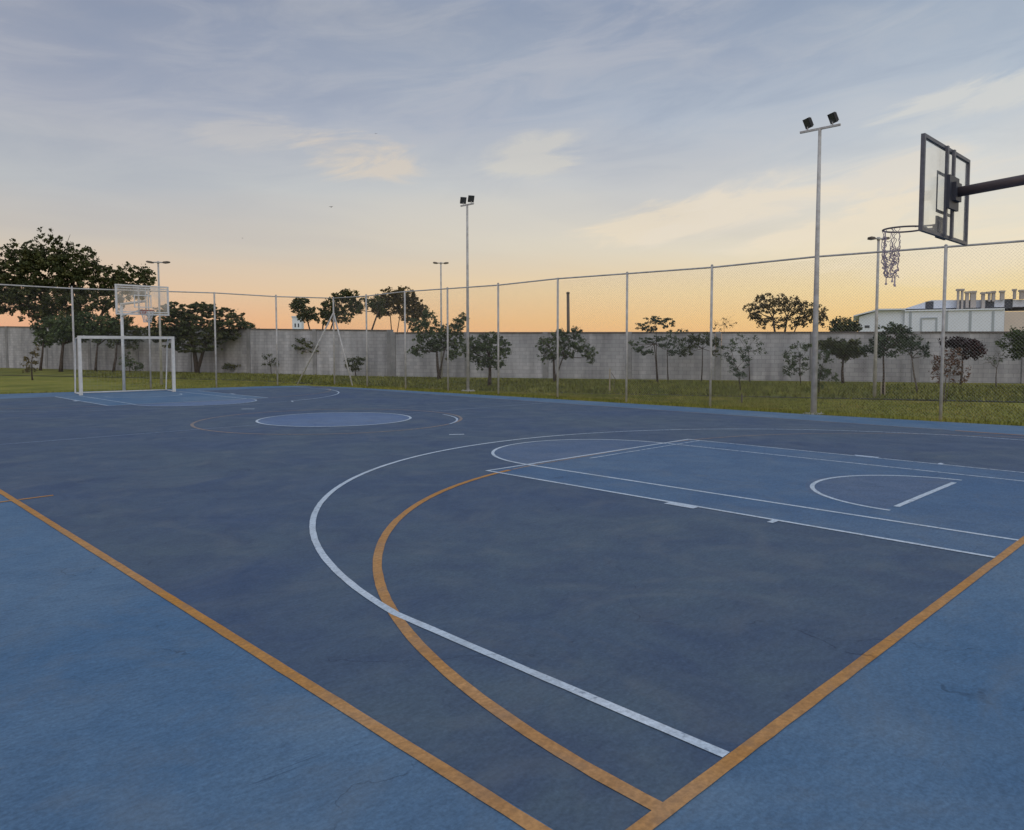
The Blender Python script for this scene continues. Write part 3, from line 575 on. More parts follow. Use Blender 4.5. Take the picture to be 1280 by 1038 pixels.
# ------------------------------------------------------------------ near basketball hoop
def hoop(label, yb, sg, x0, zb, zh, hw, arm_to, pole, mats, near=True):
    """sg = +1: court lies towards +Y of the board"""
    frame_m, glass_m, rim_m, net_m, arm_m = mats
    root = thing('basketball_hoop', label, 'basketball hoop', Vector((pole[0], pole[1], 0)))
    B = Vector((x0, yb, 0)); t = 0.037 if near else 0.05
    b = MB(); xl, xr, z0, z1 = x0-hw, x0+hw, zb, zb+zh; d = 0.02
    b.box((xl, yb-d, z0), (xl+t, yb+d, z1)); b.box((xr-t, yb-d, z0), (xr, yb+d, z1)); b.box((xl+t, yb-d, z0), (xr-t, yb+d, z0+t)); b.box((xl+t, yb-d, z1-t), (xr-t, yb+d, z1))
    b.build('board_frame', frame_m, root)
    b = MB(); b.box((xl+t, yb-0.006, z0+t), (xr-t, yb+0.006, z1-t)); g = b.build('backboard', glass_m, root)
    b = MB(); s = 0.295; zs = z0+0.26; y_ = yb+sg*0.008
    for q in ((-s, zs, -s+0.035, zs+0.45), (s-0.035, zs, s, zs+0.45), (-s+0.035, zs, s-0.035, zs+0.035), (-s+0.035, zs+0.415, s-0.035, zs+0.45)):
        b.box((x0+q[0], min(y_, y_+sg*0.004), q[1]), (x0+q[2], max(y_, y_+sg*0.004), q[3]))
    build_sub(b, 'target_square', M_plate if near else M_white, g, root)
    if not near:
        b = MB(); s = 0.86
        for q in ((-s, z0+0.09, -s+0.03, z1-0.09), (s-0.03, z0+0.09, s, z1-0.09), (-s+0.03, z0+0.09, s-0.03, z0+0.12), (-s+0.03, z1-0.12, s-0.03, z1-0.09)):
            b.box((x0+q[0], min(y_, y_+sg*0.004), q[1]), (x0+q[2], max(y_, y_+sg*0.004), q[3]))
        build_sub(b, 'border_line', M_white, g, root)
    for dx in (-0.12, 0.12):
        b = MB(); b.box((x0+dx-0.024, min(yb-sg*0.021, yb-sg*0.05), z0+0.01), (x0+dx+0.024, max(yb-sg*0.021, yb-sg*0.05), z1-0.01)); b.build('strut', frame_m, root)
    if near:
        b = MB(); b.box((x0-0.17, yb-0.085, z0+0.31), (x0+0.17, yb-0.053, z0+0.67)); b.box((x0-0.08, yb-0.125, z0+0.40), (x0+0.12, yb-0.0855, z0+0.60)); b.build('mounting_plate', M_plate, root)
        b = MB(); b.box((x0-0.16, yb+0.036, z0+0.0), (x0+0.16, yb+0.052, z0+0.24)); b.box((x0-0.09, yb+0.0522, z0+0.10), (x0+0.09, yb+0.10, z0+0.16)); b.build('rim_bracket', M_plate, root)
    # rim
    rz = zb+0.15; ry = yb+sg*(0.20+0.225); b = MB()
    b.tube([(x0+0.225*math.cos(q*PI/24), ry+0.225*math.sin(q*PI/24), rz) for q in range(49)], 0.010 if near else 0.012, 8, False)
    for dx in (-0.085, 0.085): b.tube([(x0+dx*1.1, yb+sg*0.02, rz-0.005), (x0+dx*1.8, ry-sg*0.16, rz-0.003)], 0.009, 6)
    b.tube([(x0, yb+sg*0.02, rz-0.09), (x0, ry-sg*0.225, rz-0.01)], 0.009, 6)
    b.box((x0-0.10, min(yb+sg*0.021, yb+sg*0.035), rz-0.12), (x0+0.10, max(yb+sg*0.021, yb+sg*0.035), rz+0.03))
    rim = b.build('rim', rim_m, root, False)
    # net
    rr = random.Random(3); b = MB()
    if near:
        A = [95, 120, 140, 158, 172, 186, 60, 78, 108, 30, 132, 165]       # bunched on the court side of the ring
        A = sorted(A); pv = []
        for i, q in enumerate(A):
            th = math.radians(q); c = Vector((x0+0.225*math.cos(th), ry+0.225*math.sin(th), rz)); 
            cx_, cy_ = x0-0.06, ry+0.085; P = [c]; n = 26
            dx_, dy_ = (c.x-cx_)*0.8, (c.y-cy_)*0.86+rr.uniform(-0.02, 0.02)
            for k in range(1, n+1):
                z = rz-0.57*k/n*rr.uniform(0.985, 1.01); f = 1+0.10*math.sin(k/n*PI)-0.32*(k/n)**2.2
                zz = (1 if (k//2) % 2 else -1)*0.008*(1+0.5*k/n); am = 0.006*(1+1.6*k/n)
                P.append(Vector((cx_+dx_*f+zz*math.cos(i*1.3)+rr.uniform(-am, am), cy_+dy_*f+zz*math.sin(i*1.7+1)+rr.uniform(-am, am), z)))
            m_ = n-rr.randrange(0, 5) if i % 4 else n
            b.tube(P[:m_], [0.0034+0.0016*min(1, k/14) for k in range(m_)], 5); pv.append(P)
        for i in range(len(pv)-1):
            for k in range(6, 25, 1):
                if rr.random() < (0.12+0.45*(k/25)):
                    b.tube([pv[i][k], (pv[i][k]+pv[i+1][min(26, k+1)])/2+Vector((0, 0, -0.012)), pv[i+1][min(26, k+rr.randrange(0, 2))]], 0.0038, 4)
            for k in range(12, 25):
                if rr.random() < 0.34:
                    p = pv[i][k]; b.tube([p+Vector((0, 0, 0.013)), p, p-Vector((0.002, 0, 0.013))], [0.004, 0.010, 0.004], 6)
        for (i, dz) in ((0, 0.05), (3, 0.03), (10, 0.05), (8, 0.02)):
            p = pv[i][-1]; b.tube([p+Vector((0, 0, 0.03)), p-Vector((0, 0, dz)), p-Vector((0, 0, dz+0.03))], [0.005, 0.006, 0.015], 6)
    else:
        for i in range(12):
            for dr in (1, -1):
                P = []
                for k in range(7):
                    th = 2*PI*(i+dr*k*0.5)/12; r_ = 0.225-0.095*min(1, k/5); P.append((x0+r_*math.cos(th), ry+r_*math.sin(th), rz-0.07*k))
                b.tube(P, 0.006, 4)
    build_sub(b, 'net', net_m, rim, root)
    b = MB(); zc = zb+0.50
    if near:
        b.tube([(x0+0.02, yb-0.12, zc), (x0+0.02, arm_to, zc+0.14), (pole[0], pole[1], zc+0.12)], 0.056, 14); b.build('arm', arm_m, root, True)
        b = MB(); b.tube([(pole[0], pole[1], -0.3), (pole[0], pole[1], zc+0.25)], 0.10, 16); b.build('pole', arm_m, root, True)
    else:
        P = Vector((pole[0], pole[1], 0))
        b.tube([P+Vector((0, 0, 3.35)), (x0+0.1, yb-sg*0.08, zc)], 0.045, 8); b.tube([P+Vector((0, 0, 2.9)), (x0, yb-sg*0.08, zb+0.2)], 0.03, 8); b.build('arm', arm_m, root, True)
        b = MB(); b.tube([P+Vector((0, 0, -0.3)), P+Vector((0, 0, 3.4))], 0.055, 10); b.build('pole', arm_m, root, True)
    return root
hoop('near basketball hoop at the right edge with clear backboard, grey frame and torn hanging net', 1.2, 1, 0.105, 2.885, 1.0, 0.815, -1.2, (0.35, -2.2), (M_frame, M_glass, M_rim, M_net, M_arm))
bp_ = at(153.5, 489.5)
hoop('far white-framed basketball hoop standing behind the small football goal', 26.85, -1, 0.12, 2.84, 1.05, 0.90, 29, (bp_.x+0.05, bp_.y), (M_white, M_glassf, M_rimr, M_netw, M_white), near=False)

# ------------------------------------------------------------------ goal
gl, gr = Vector((-1.55, 28.35, 0)), Vector((1.58, 28.1, 0))
root = thing('football_goal', 'small white football goal with a thin net at the far end of the court', 'goal', (gl+gr)/2)
t = (gr-gl).normalized(); nn = Vector((-t.y, t.x, 0)); H = 2.06
if nn.y < 0: nn = -nn
for p in (gl, gr): b = MB(); b.box((-0.05, -0.05, 0.0), (0.05, 0.05, H-0.05), Matrix.Translation(p)); b.build('post', M_white, root)
b = MB(); M = Matrix.Translation((gl+gr)/2) @ t.to_track_quat('X', 'Z').to_matrix().to_4x4(); hl = (gr-gl).length/2; b.box((-hl-0.05, -0.05, H-0.05), (hl+0.05, 0.05, H+0.05), M); b.build('crossbar', M_white, root)
for p in (gl, gr):
    b = MB(); b.tube([p+nn*0.05+Vector((0, 0, H)), p+nn*0.6+Vector((0, 0, H-0.04)), p+nn*0.75+Vector((0, 0, H-0.3)), p+nn*1.05+Vector((0, 0, 0.03)), p+nn*0.05+Vector((0, 0, 0.03))], 0.024, 8); b.build('back_frame', M_white, root, True)
b = MB(); b.tube([gl+nn*1.05+Vector((0, 0, 0.03)), gr+nn*1.05+Vector((0, 0, 0.03))], 0.024, 8); b.build('ground_bar', M_white, root, True)
b = MB()
prof = [(0.05, H), (0.58, H-0.05), (0.74, H-0.32), (0.9, 1.0), (1.03, 0.05)]
K_ = 26
for i in range(K_+1):
    p = gl.lerp(gr, i/K_); b.tube([p+nn*(o+0.02*math.sin(i*0.9))+Vector((0, 0, z)) for o, z in prof], 0.0016, 3, False)
import itertools
for k in range(17):
    u = k/16*(len(prof)-1); i = min(int(u), len(prof)-2); f = u-i; o = prof[i][0]*(1-f)+prof[i+1][0]*f; z = prof[i][1]*(1-f)+prof[i+1][1]*f
    b.tube([gl+nn*o+Vector((0, 0, z)), gl.lerp(gr, 0.5)+nn*(o+0.02)+Vector((0, 0, z-0.02)), gr+nn*o+Vector((0, 0, z))], 0.0016, 3, False)
for p in (gl, gr):
    for k in range(1, 16):
        z = k*0.125; o = 1.03-(1.03-0.74)*(z/(H-0.32)) if z < H-0.32 else 0.7; b.tube([p+Vector((0, 0, z)), p+nn*o+Vector((0, 0, z))], 0.0016, 3, False)
b.build('net', M_netg, root)

# ------------------------------------------------------------------ trees and shrubs
def tree(name, label, cat, leaf, D, base_px, stems, blobs, group=None, bark=None, trunk_r=0.12, lsz=1.7, dens=1.0, base_y=None, flat=1.0, twigs=0, droop=0.0):
    """base_px column of the trunk foot; blobs = (px, py, rx, ry) of crown masses in photograph pixels at distance D"""
    rr = random.Random(hash((base_px, D)) & 0xffff if False else int(base_px*7+D*13))
    bark = bark or M_bark; sc_ = D/F
    foot = far(base_px, 470, D); foot.z = -0.06
    root = thing(name, label, cat, foot, group)
    cs = []
    for bi, (px, py, rx, ry) in enumerate(blobs):
        c = far(px, py, D); dz = rr.uniform(-0.35, 0.35)*rx*sc_; v = Vector((fwd.x, fwd.y, 0)).normalized()
        k = 1+dz/D
        c = Vector((CAM.x, CAM.y, CAM.z)) + (c-CAM)*k
        if c.z < 0.15: c.z = 0.15
        cs.append((c, rx*sc_*1.1, ry*sc_*1.12))
    b = MB(); forks = []
    for (sx, ytop, rmul) in (stems or [(base_px, None, 1.0)]):
        zt = far(sx, ytop, D) if ytop else far(base_px, min(bb[1] for bb in blobs)*0.5+max(bb[1] for bb in blobs)*0.5, D)
        f0 = foot + Vector((rr.uniform(-0.05, 0.05), rr.uniform(-0.05, 0.05), 0)) if rmul >= 0 else foot
        mid = f0.lerp(zt, 0.5) + Vector((rr.uniform(-1, 1), rr.uniform(-1, 1), 0))*0.05*(zt-f0).length*0.5
        R = trunk_r*abs(rmul)*0.78; b.tube([f0, f0.lerp(mid, 0.5)+Vector((rr.uniform(-.02, .02), 0, 0)), mid, zt], [R*1.25, R, R*0.85, R*0.62], 8)
        forks.append((zt, R*0.55))
    for (c, rx, rz) in cs:
        fk = min(forks, key=lambda q: (q[0]-c).length); a = fk[0]
        m1 = a.lerp(c, 0.5) + Vector((rr.uniform(-1, 1), rr.uniform(-1, 1), rr.uniform(-0.6, 0.2)))*0.12*(c-a).length
        b.tube([a, m1, c], [fk[1], fk[1]*0.62, fk[1]*0.28], 6)
        for _ in range(5+twigs):
            th = rr.uniform(0, 2*PI); e = c + Vector((math.cos(th)*rx*rr.uniform(0.4, 0.95), math.sin(th)*rx*rr.uniform(0.4, 0.9), rz*rr.uniform(-0.5, 1.0)))
            s = m1.lerp(c, rr.uniform(0.3, 1)); b.tube([s, s.lerp(e, 0.5)+Vector((0, 0, rz*0.08)), e], [fk[1]*0.32, fk[1]*0.2, fk[1]*0.08+0.003], 5)
            if twigs:
                for _ in range(2):
                    e2 = e + Vector((rr.uniform(-1, 1), rr.uniform(-1, 1), rr.uniform(-0.2, 1)))*0.35*max(rx, rz); b.tube([s.lerp(e, 0.7), e2], [fk[1]*0.14+0.002, 0.004], 4)
    b.build('trunk', bark, root, True)
    b = MB(); ls = lsz*1.12*sc_
    for (c, rx, rz) in cs:
        ap = (rx/sc_)*(rz/sc_); ncl = max(5, int(ap/2.9*dens)); cr = 2.7*sc_
        for _ in range(ncl):
            while True:
                x, y, z = rr.uniform(-1, 1), rr.uniform(-1, 1), rr.uniform(-1, 1); q = x*x+y*y+z*z
                if 0.12 < q < 1: break
            if rr.random() < 0.14: x *= 1.22; y *= 1.22; z *= 1.22
            cc = c+Vector((x*rx, y*rx, z*rz)); rc = cr*rr.uniform(0.6, 1.3)
            for _ in range(20):
                o = Vector((rr.gauss(0, 0.5), rr.gauss(0, 0.5), rr.gauss(0, 0.5)*flat*0.8))*rc; s = ls*rr.uniform(0.55, 1.25)
                a = Vector((rr.gauss(0, 1), rr.gauss(0, 1), rr.gauss(0, 0.6)-droop)).normalized(); e = a.orthogonal(); e.rotate(Matrix.Rotation(rr.uniform(0, 2*PI), 3, a)); p = cc+o; k = len(b.v)
                b.v += [p-a*s*0.6, p+e*s*0.34, p+a*s*0.6, p-e*s*0.34]; b.f.append((k, k+1, k+2, k+3))
    b.build('crown', LF[leaf], root)
    return root
def dist(px, py): p = at(px, py); return math.hypot(p.x-CAM.x, p.y-CAM.y)
TB = 'trees rising behind the boundary wall'; TF = 'trees and saplings planted on the lawn in front of the wall'
# behind the wall
tree('broadleaf_tree', 'largest dark spreading tree behind the wall at the far left', 'tree', 'dark', 92, 92, [(60, 392, 1), (100, 385, 0.9), (128, 392, 0.7)],
     [(22, 345, 26, 24), (28, 322, 17, 14), (62, 318, 22, 20), (60, 345, 32, 24), (95, 330, 22, 18), (105, 352, 26, 20), (138, 352, 20, 15), (165, 350, 20, 17), (183, 346, 9, 9), (168, 366, 15, 9), (10, 368, 26, 18), (55, 372, 34, 18), (95, 378, 26, 14), (45, 392, 16, 9), (75, 396, 22, 8), (130, 376, 20, 12), (-25, 352, 30, 34)], TB, None, 0.42, 2.0, 0.85)
tree('broadleaf_tree', 'small rounded tree behind the wall left of the corner brace of the fence', 'tree', 'dark', 76, 400, [(384, 400, 0.8), (404, 402, 0.8), (418, 398, 0.8)],
     [(380, 388, 14, 12), (372, 382, 8, 7), (385, 396, 8, 5), (405, 398, 9, 8), (412, 388, 10, 12), (428, 378, 16, 12), (435, 370, 12, 7), (425, 396, 14, 7), (444, 384, 10, 7)], TB, M_bark, 0.16, 2.0, 1.15)
tree('leaning_tree', 'thin tree behind the wall with one bare trunk leaning right', 'tree', 'dark', 74, 450, [(473, 389, 1)],
     [(458, 380, 9, 7), (472, 378, 9, 8), (450, 388, 6, 5), (478, 388, 5, 4)], TB, M_bark, 0.14, 1.8, 0.85)
tree('umbrella_tree', 'umbrella-shaped dark tree behind the wall, left of the short twin-head lamp', 'tree', 'brown', 76, 494, [(488, 396, 0.7), (500, 394, 0.6), (514, 400, 0.6)],
     [(475, 382, 11, 11), (488, 372, 14, 9), (505, 370, 14, 9), (495, 382, 18, 9), (515, 382, 12, 12), (526, 392, 10, 10), (512, 396, 11, 8), (478, 392, 7, 6)], TB, M_bark, 0.13, 2.0, 1.2)
tree('eucalyptus', 'olive spreading tree with two trunks behind the wall left of the thick floodlight mast', 'tree', 'brown', 72, 975, [(966, 398, 0.8), (984, 396, 0.8), (998, 402, 0.5)],
     [(945, 388, 12, 10), (942, 398, 7, 6), (958, 376, 12, 8), (966, 386, 12, 8), (975, 376, 10, 7), (990, 382, 12, 9), (1004, 384, 12, 9), (1010, 398, 12, 8), (1022, 390, 9, 8), (1030, 398, 6, 8), (992, 402, 12, 8), (956, 404, 10, 6), (975, 404, 8, 6)], TB, M_bark, 0.20, 1.8, 0.72)
tree('round_tree', 'low dense round tree behind the wall just left of the white building', 'tree', 'dark', 62, 1056, None, [(1056, 408, 14, 9), (1048, 413, 10, 7), (1066, 411, 9, 8)], TB, None, 0.12, 2.0, 1.4)
tree('bare_sapling', 'faint leafless sapling showing just above the wall', 'tree', 'brown', 58, 905, [(905, 405, 0.6)], [(900, 408, 10, 5), (911, 402, 9, 6)], TB, M_bark, 0.045, 1.2, 0.12, twigs=4)
# inside the wall
D1 = 62
tree('lawn_tree', 'leftmost low bushy green tree before the wall with a thin trunk', 'tree', 'green', dist(51, 462.5), 51, [(54, 428, 1)], [(62, 412, 14, 11), (58, 424, 10, 7), (76, 405, 12, 8)], TF, None, 0.12, 2.0, 1.3)
tree('lawn_tree', 'bushy green tree before the wall seen left of the goal post', 'tree', 'green', dist(77, 464), 77, [(79, 430, 1)], [(88, 410, 15, 10), (78, 420, 14, 8), (105, 402, 14, 9), (98, 420, 12, 7)], TF, None, 0.17, 2.0, 1.3)
tree('lawn_tree', 'wide green tree before the wall behind the left half of the goal', 'tree', 'green', dist(120, 464), 120, [(122, 432, 1)], [(128, 405, 14, 10), (140, 412, 13, 9), (118, 418, 12, 8), (150, 403, 9, 9)], TF, None, 0.12, 2.0, 1.25)
tree('lawn_tree', 'sparse dark tree before the wall behind the far hoop pole', 'tree', 'dark', dist(142, 464.5), 142, [(146, 430, 1)], [(160, 408, 12, 8), (158, 424, 14, 5), (172, 414, 9, 6), (142, 426, 10, 5), (166, 434, 8, 2.5)], TF, None, 0.12, 1.9, 0.9)
tree('sea_almond_tree', 'wide flat-layered dark tree before the wall right of the goal', 'tree', 'dark', 55, 246, [(240, 415, 1), (262, 418, 0.8)],
     [(222, 386, 18, 6), (252, 384, 14, 4), (208, 394, 18, 6), (240, 394, 22, 6), (272, 388, 20, 3), (284, 396, 18, 4), (212, 406, 22, 7), (250, 406, 30, 7), (290, 405, 22, 5), (306, 410, 14, 5), (215, 420, 24, 8), (252, 421, 30, 8), (290, 418, 20, 6), (240, 434, 26, 6), (200, 418, 14, 8)], TF, None, 0.20, 2.1, 1.35, flat=0.5)
tree('layered_sapling', 'dark flat-branched sapling before the wall left of the corner brace', 'tree', 'dark', dist(394, 467.5), 394, [(394, 440, 1)], [(378, 427, 10, 3.5), (374, 434, 8, 3), (392, 432, 12, 3), (398, 439, 14, 3), (408, 441, 9, 2.5), (382, 441, 7, 2)], TF, None, 0.05, 1.6, 1.2, flat=0.5)
tree('leafy_tree', 'full green tree before the wall behind the short twin-head lamp', 'tree', 'green', dist(548, 474), 548, [(546, 440, 1), (556, 436, 0.6)],
     [(522, 408, 10, 9), (536, 400, 10, 11), (534, 422, 14, 9), (556, 414, 13, 10), (548, 432, 16, 8), (524, 438, 11, 6), (568, 428, 11, 11), (572, 408, 9, 8), (578, 398, 6, 5), (565, 444, 10, 6)], TF, None, 0.11, 1.9, 1.05)
tree('leafy_tree', 'rounded dark green tree before the wall with its foot on the lawn at mid fence', 'tree', 'green', dist(613, 482.5), 613, [(612, 450, 1)],
     [(590, 440, 13, 12), (600, 428, 14, 9), (616, 424, 12, 7), (612, 440, 16, 10), (628, 436, 10, 10), (604, 454, 12, 7), (622, 454, 9, 7)], TF, None, 0.10, 1.8, 1.0)
tree('leafy_tree', 'ragged green tree before the wall, left of the dark brown post beyond the wall', 'tree', 'green', dist(693, 477), 693, [(692, 448, 1), (704, 446, 0.6)],
     [(684, 430, 12, 10), (698, 422, 10, 8), (712, 424, 14, 10), (728, 434, 13, 9), (704, 440, 16, 10), (738, 446, 7, 8), (686, 446, 10, 7), (722, 414, 8, 4)], TF, None, 0.09, 1.7, 0.85, twigs=2)
tree('airy_sapling', 'airy sapling with layered dark leaf tufts in the middle of the lawn', 'tree', 'teal', dist(822, 478), 822, [(818, 430, 1), (820, 404, 0.6)],
     [(820, 400, 13, 4), (804, 408, 9, 3.5), (834, 404, 9, 5), (816, 412, 10, 3), (808, 426, 10, 3), (824, 424, 10, 3), (800, 437, 8, 3.5), (812, 441, 7, 3), (835, 432, 9, 3), (792, 430, 6, 3), (842, 441, 6, 3)], TF, None, 0.045, 1.7, 1.15, flat=0.6)
tree('airy_sapling', 'thin sapling close to the wall behind the layered sapling', 'tree', 'teal', dist(834, 474.5), 834, [(834, 440, 1)], [(846, 414, 13, 3), (836, 426, 9, 6), (850, 430, 9, 6), (842, 440, 7, 5)], TF, None, 0.04, 1.6, 0.6)
tree('dark_sapling', 'small dark sapling before the wall left of a fence post, with drooping left clump', 'tree', 'dark', dist(877, 475.5), 877, [(878, 436, 1)], [(862, 424, 10, 4), (858, 440, 8, 5), (880, 424, 10, 6), (892, 428, 9, 5), (866, 432, 6, 4), (895, 441, 5, 3)], TF, None, 0.04, 1.7, 1.2)
tree('slender_shrub', 'slender loose pale green shrub on the lawn right of the dark sapling', 'shrub', 'teal', dist(926, 488), 926, [(922, 460, 1), (915, 440, 0.6)],
     [(903, 436, 5, 4), (908, 446, 5, 4), (914, 452, 5, 5), (916, 432, 4, 8), (918, 464, 6, 6), (926, 468, 6, 6), (932, 450, 5, 12)], TF, None, 0.025, 1.4, 0.85)
tree('weeping_shrub', 'tall pale wispy shrub with drooping foliage before the wall', 'shrub', 'pale', dist(936, 477), 936, [(936, 440, 1)], [(940, 428, 11, 7), (930, 440, 8, 10), (950, 436, 8, 8), (926, 426, 6, 6)], TF, None, 0.03, 1.3, 0.28, droop=1.5)
tree('weeping_shrub', 'wispy pale green shrub left of the thick floodlight mast', 'shrub', 'pale', dist(1000, 479), 1000, [(1000, 450, 1)], [(990, 446, 9, 9), (1000, 456, 10, 12), (984, 460, 8, 8), (1010, 436, 8, 5), (996, 432, 10, 4)], TF, None, 0.03, 1.5, 0.55, droop=1.2)
tree('weeping_shrub', 'dark green shrub growing at the foot of the thick floodlight mast', 'shrub', 'green', dist(1024, 490), 1024, [(1026, 462, 1)], [(1028, 462, 10, 9), (1024, 476, 6, 8), (1030, 446, 9, 6), (1040, 470, 8, 6)], TF, None, 0.03, 1.6, 0.7, droop=0.8)
tree('lollipop_tree', 'dense dark round-crowned tree on a straight trunk before the wall', 'tree', 'dark', dist(1054, 478), 1054, [(1054, 448, 1)], [(1052, 436, 14, 8), (1064, 434, 10, 8), (1040, 430, 11, 6), (1056, 446, 7, 4), (1026, 432, 9, 4), (1072, 442, 8, 4)], TF, None, 0.09, 2.0, 1.7)
tree('broad_sapling', 'broad green tree before the wall, staked and right of the third twin-head lamp', 'tree', 'teal', dist(1100, 493), 1103, [(1104, 440, 1)], [(1112, 410, 11, 5), (1124, 413, 10, 5), (1102, 426, 12, 7), (1118, 430, 14, 7), (1090, 436, 9, 6), (1108, 442, 12, 4), (1134, 420, 8, 4)], TF, None, 0.05, 1.8, 1.2)
tree('crooked_sapling', 'sapling with a thin crooked trunk before the white building', 'tree', 'teal', dist(1147, 489), 1147, [(1140, 448, 1)], [(1130, 434, 11, 7), (1142, 428, 10, 5), (1154, 436, 8, 5), (1160, 444, 6, 3)], TF, M_barkp, 0.045, 1.7, 0.85)
tree('maroon_tree', 'dark maroon-leaved tree before the wall behind the nearest fence post', 'tree', 'maroon', dist(1202, 480), 1202, [(1203, 446, 1)], [(1190, 428, 10, 5), (1204, 430, 11, 6), (1218, 434, 9, 7), (1212, 442, 9, 5), (1224, 438, 5, 4), (1182, 430, 5, 4)], TF, None, 0.06, 1.9, 1.5)
tree('reddish_shrub', 'thin rusty brown shrub growing beside the nearest fence post', 'shrub', 'red', dist(1183, 502), 1183, [(1183, 470, 1), (1190, 450, 0.6)], [(1172, 466, 8, 10), (1184, 456, 8, 12), (1194, 462, 7, 12), (1192, 442, 7, 8), (1170, 452, 6, 7), (1204, 468, 6, 8)], TF, M_barkp, 0.025, 1.5, 0.5, twigs=2)
tree('bare_sapling', 'nearly leafless grey sapling near the right edge before the wall', 'tree', 'pale', dist(1246, 483), 1246, [(1246, 460, 1)], [(1238, 452, 8, 7), (1250, 448, 7, 7)], TF, M_barkp, 0.035, 1.2, 0.12, twigs=4)
tree('leafy_tree', 'green tree cut by the right edge before the wall', 'tree', 'green', dist(1284, 484), 1284, [(1284, 446, 1)], [(1262, 430, 11, 7), (1270, 418, 9, 6), (1282, 428, 14, 12), (1302, 430, 16, 14), (1274, 442, 9, 6)], TF, None, 0.07, 1.8, 1.1)
tree('thin_sapling', 'dry brownish sapling on the lawn at the far left', 'tree', 'brown', dist(40, 474), 40, [(40, 450, 1)], [(40, 448, 7, 8), (38, 460, 6, 7), (44, 438, 5, 5)], TF, None, 0.05, 1.6, 0.45)
tree('thin_sapling', 'tiny spindly sapling before the wall left of the brace', 'tree', 'dark', dist(339, 467), 339, [(338, 452, 1)], [(335, 446, 5, 3), (343, 452, 5, 4), (334, 455, 4, 2)], TF, None, 0.03, 1.4, 0.5)
tree('low_shrub', 'flat low dark shrub at the foot of the wall right of the goal', 'shrub', 'dark', dist(297, 465.5), 297, None, [(287, 459, 7, 3), (300, 457, 8, 3), (308, 460, 6, 3)], TF, None, 0.04, 1.7, 1.3)
tree('low_shrub', 'round dark shrub on the lawn right of the corner brace', 'shrub', 'dark', dist(444, 470), 444, None, [(440, 454, 8, 6), (449, 452, 6, 4), (444, 461, 6, 3)], TF, None, 0.04, 1.7, 1.25)
tree('low_shrub', 'loose green shrub at the foot of the wall seen through the goal', 'shrub', 'green', dist(163, 466), 163, None, [(160, 453, 8, 6), (170, 457, 8, 4), (158, 446, 5, 4)], TF, None, 0.04, 1.6, 0.7)
# stakes and the post beyond the wall
for px, y0, y1, lab in ((762, 488.5, 461, 'pale wooden stake standing on the lawn in the middle'), (927, 502, 493, 'short brown peg in the lawn below the slender shrub')):
    p = at(px, y0); d = math.hypot(p.x-CAM.x, p.y-CAM.y); tp = far(px, y1, d); b = MB(); b.tube([(p.x, p.y, -0.1), (tp.x+0.02, tp.y, tp.z)], [0.03, 0.024], 7); tag(b.build('stake', M_stake if px < 800 else M_dkpole, None, False, (p.x, p.y, 0)), lab, 'stake')
for px in (1101.5, 1106):
    p = at(px, 494); d = math.hypot(p.x-CAM.x, p.y-CAM.y); tp = far(px, 478, d); b = MB(); b.tube([(p.x, p.y, -0.1), (tp.x, tp.y, tp.z)], 0.02, 6); tag(b.build('stake', M_stake, None, False, (p.x, p.y, 0)), 'left' if 0 else ('short support stake left of the broad sapling trunk' if px < 1103 else 'short support stake right of the broad sapling trunk'), 'stake')
p = at(768, 489); b = MB(); pts_ = [far(764, 466, math.hypot(p.x-CAM.x, p.y-CAM.y)), far(769, 474, math.hypot(p.x-CAM.x, p.y-CAM.y)), far(767, 482, math.hypot(p.x-CAM.x, p.y-CAM.y)), Vector((p.x, p.y, -0.05))]
b.tube(pts_, 0.012, 5); tag(b.build('young_vine', M_barkp, None, False, (p.x, p.y, 0)), 'bare pale stem curling beside the wooden stake', 'plant stem')
p = far(711, 440, 60); tp = far(710, 365, 60); root = thing('brown_post', 'thick dark brown post standing alone beyond the wall', 'post', (p.x, p.y, 0))
b = MB(); b.tube([(p.x, p.y, -0.2), (tp.x, tp.y, tp.z-0.15)], [0.13, 0.115], 12); b.build('shaft', M_dkpole, root, True)
b = MB(); b.tube([(tp.x, tp.y, tp.z-0.15), (tp.x, tp.y, tp.z-0.05), (tp.x, tp.y, tp.z)], [0.14, 0.14, 0.05], 12); b.build('cap', M_dkpole, root, True)

# ------------------------------------------------------------------ white building at the right, tower at the left
M_bw = mat('white_render', (0.80, 0.86, 0.95), 0.85, 0, (0.74, 0.80, 0.89), 0.5); M_bt = mat('tan_render', (0.72, 0.62, 0.54), 0.85, 0, (0.66, 0.57, 0.50), 0.6)
M_bs = mat('grey_strip', (0.40, 0.45, 0.50), 0.8); M_bd = mat('dark_opening', (0.05, 0.06, 0.08), 0.4); M_bg = mat('roof_grey', (0.72, 0.77, 0.85), 0.85, 0, (0.62, 0.67, 0.75), 0.4); M_bp = mat('roof_stub', (0.50, 0.46, 0.42), 0.85, 0, (0.40, 0.36, 0.34), 1.0)
P0 = far(1180, 430, 78); P0.z = 0; bdv = Vector((0.36, -0.93, 0)).normalized(); bn = Vector((-bdv.y, bdv.x, 0)); 
if bn.dot(CAM-P0) < 0: bn = -bn
root = thing('white_building', 'long white warehouse-like building with roof stubs beyond the wall at the right', 'building', P0)
BM = Matrix.Translation(P0) @ Matrix(((bdv.x, bn.x, 0, 0), (bdv.y, bn.y, 0, 0), (0, 0, 1, 0), (0, 0, 0, 1)))
BI = BM.inverted()
def sz(px, py, off=0.0): q = BI @ onplane(px, py, P0+bn*off, bn); return q.x, q.z
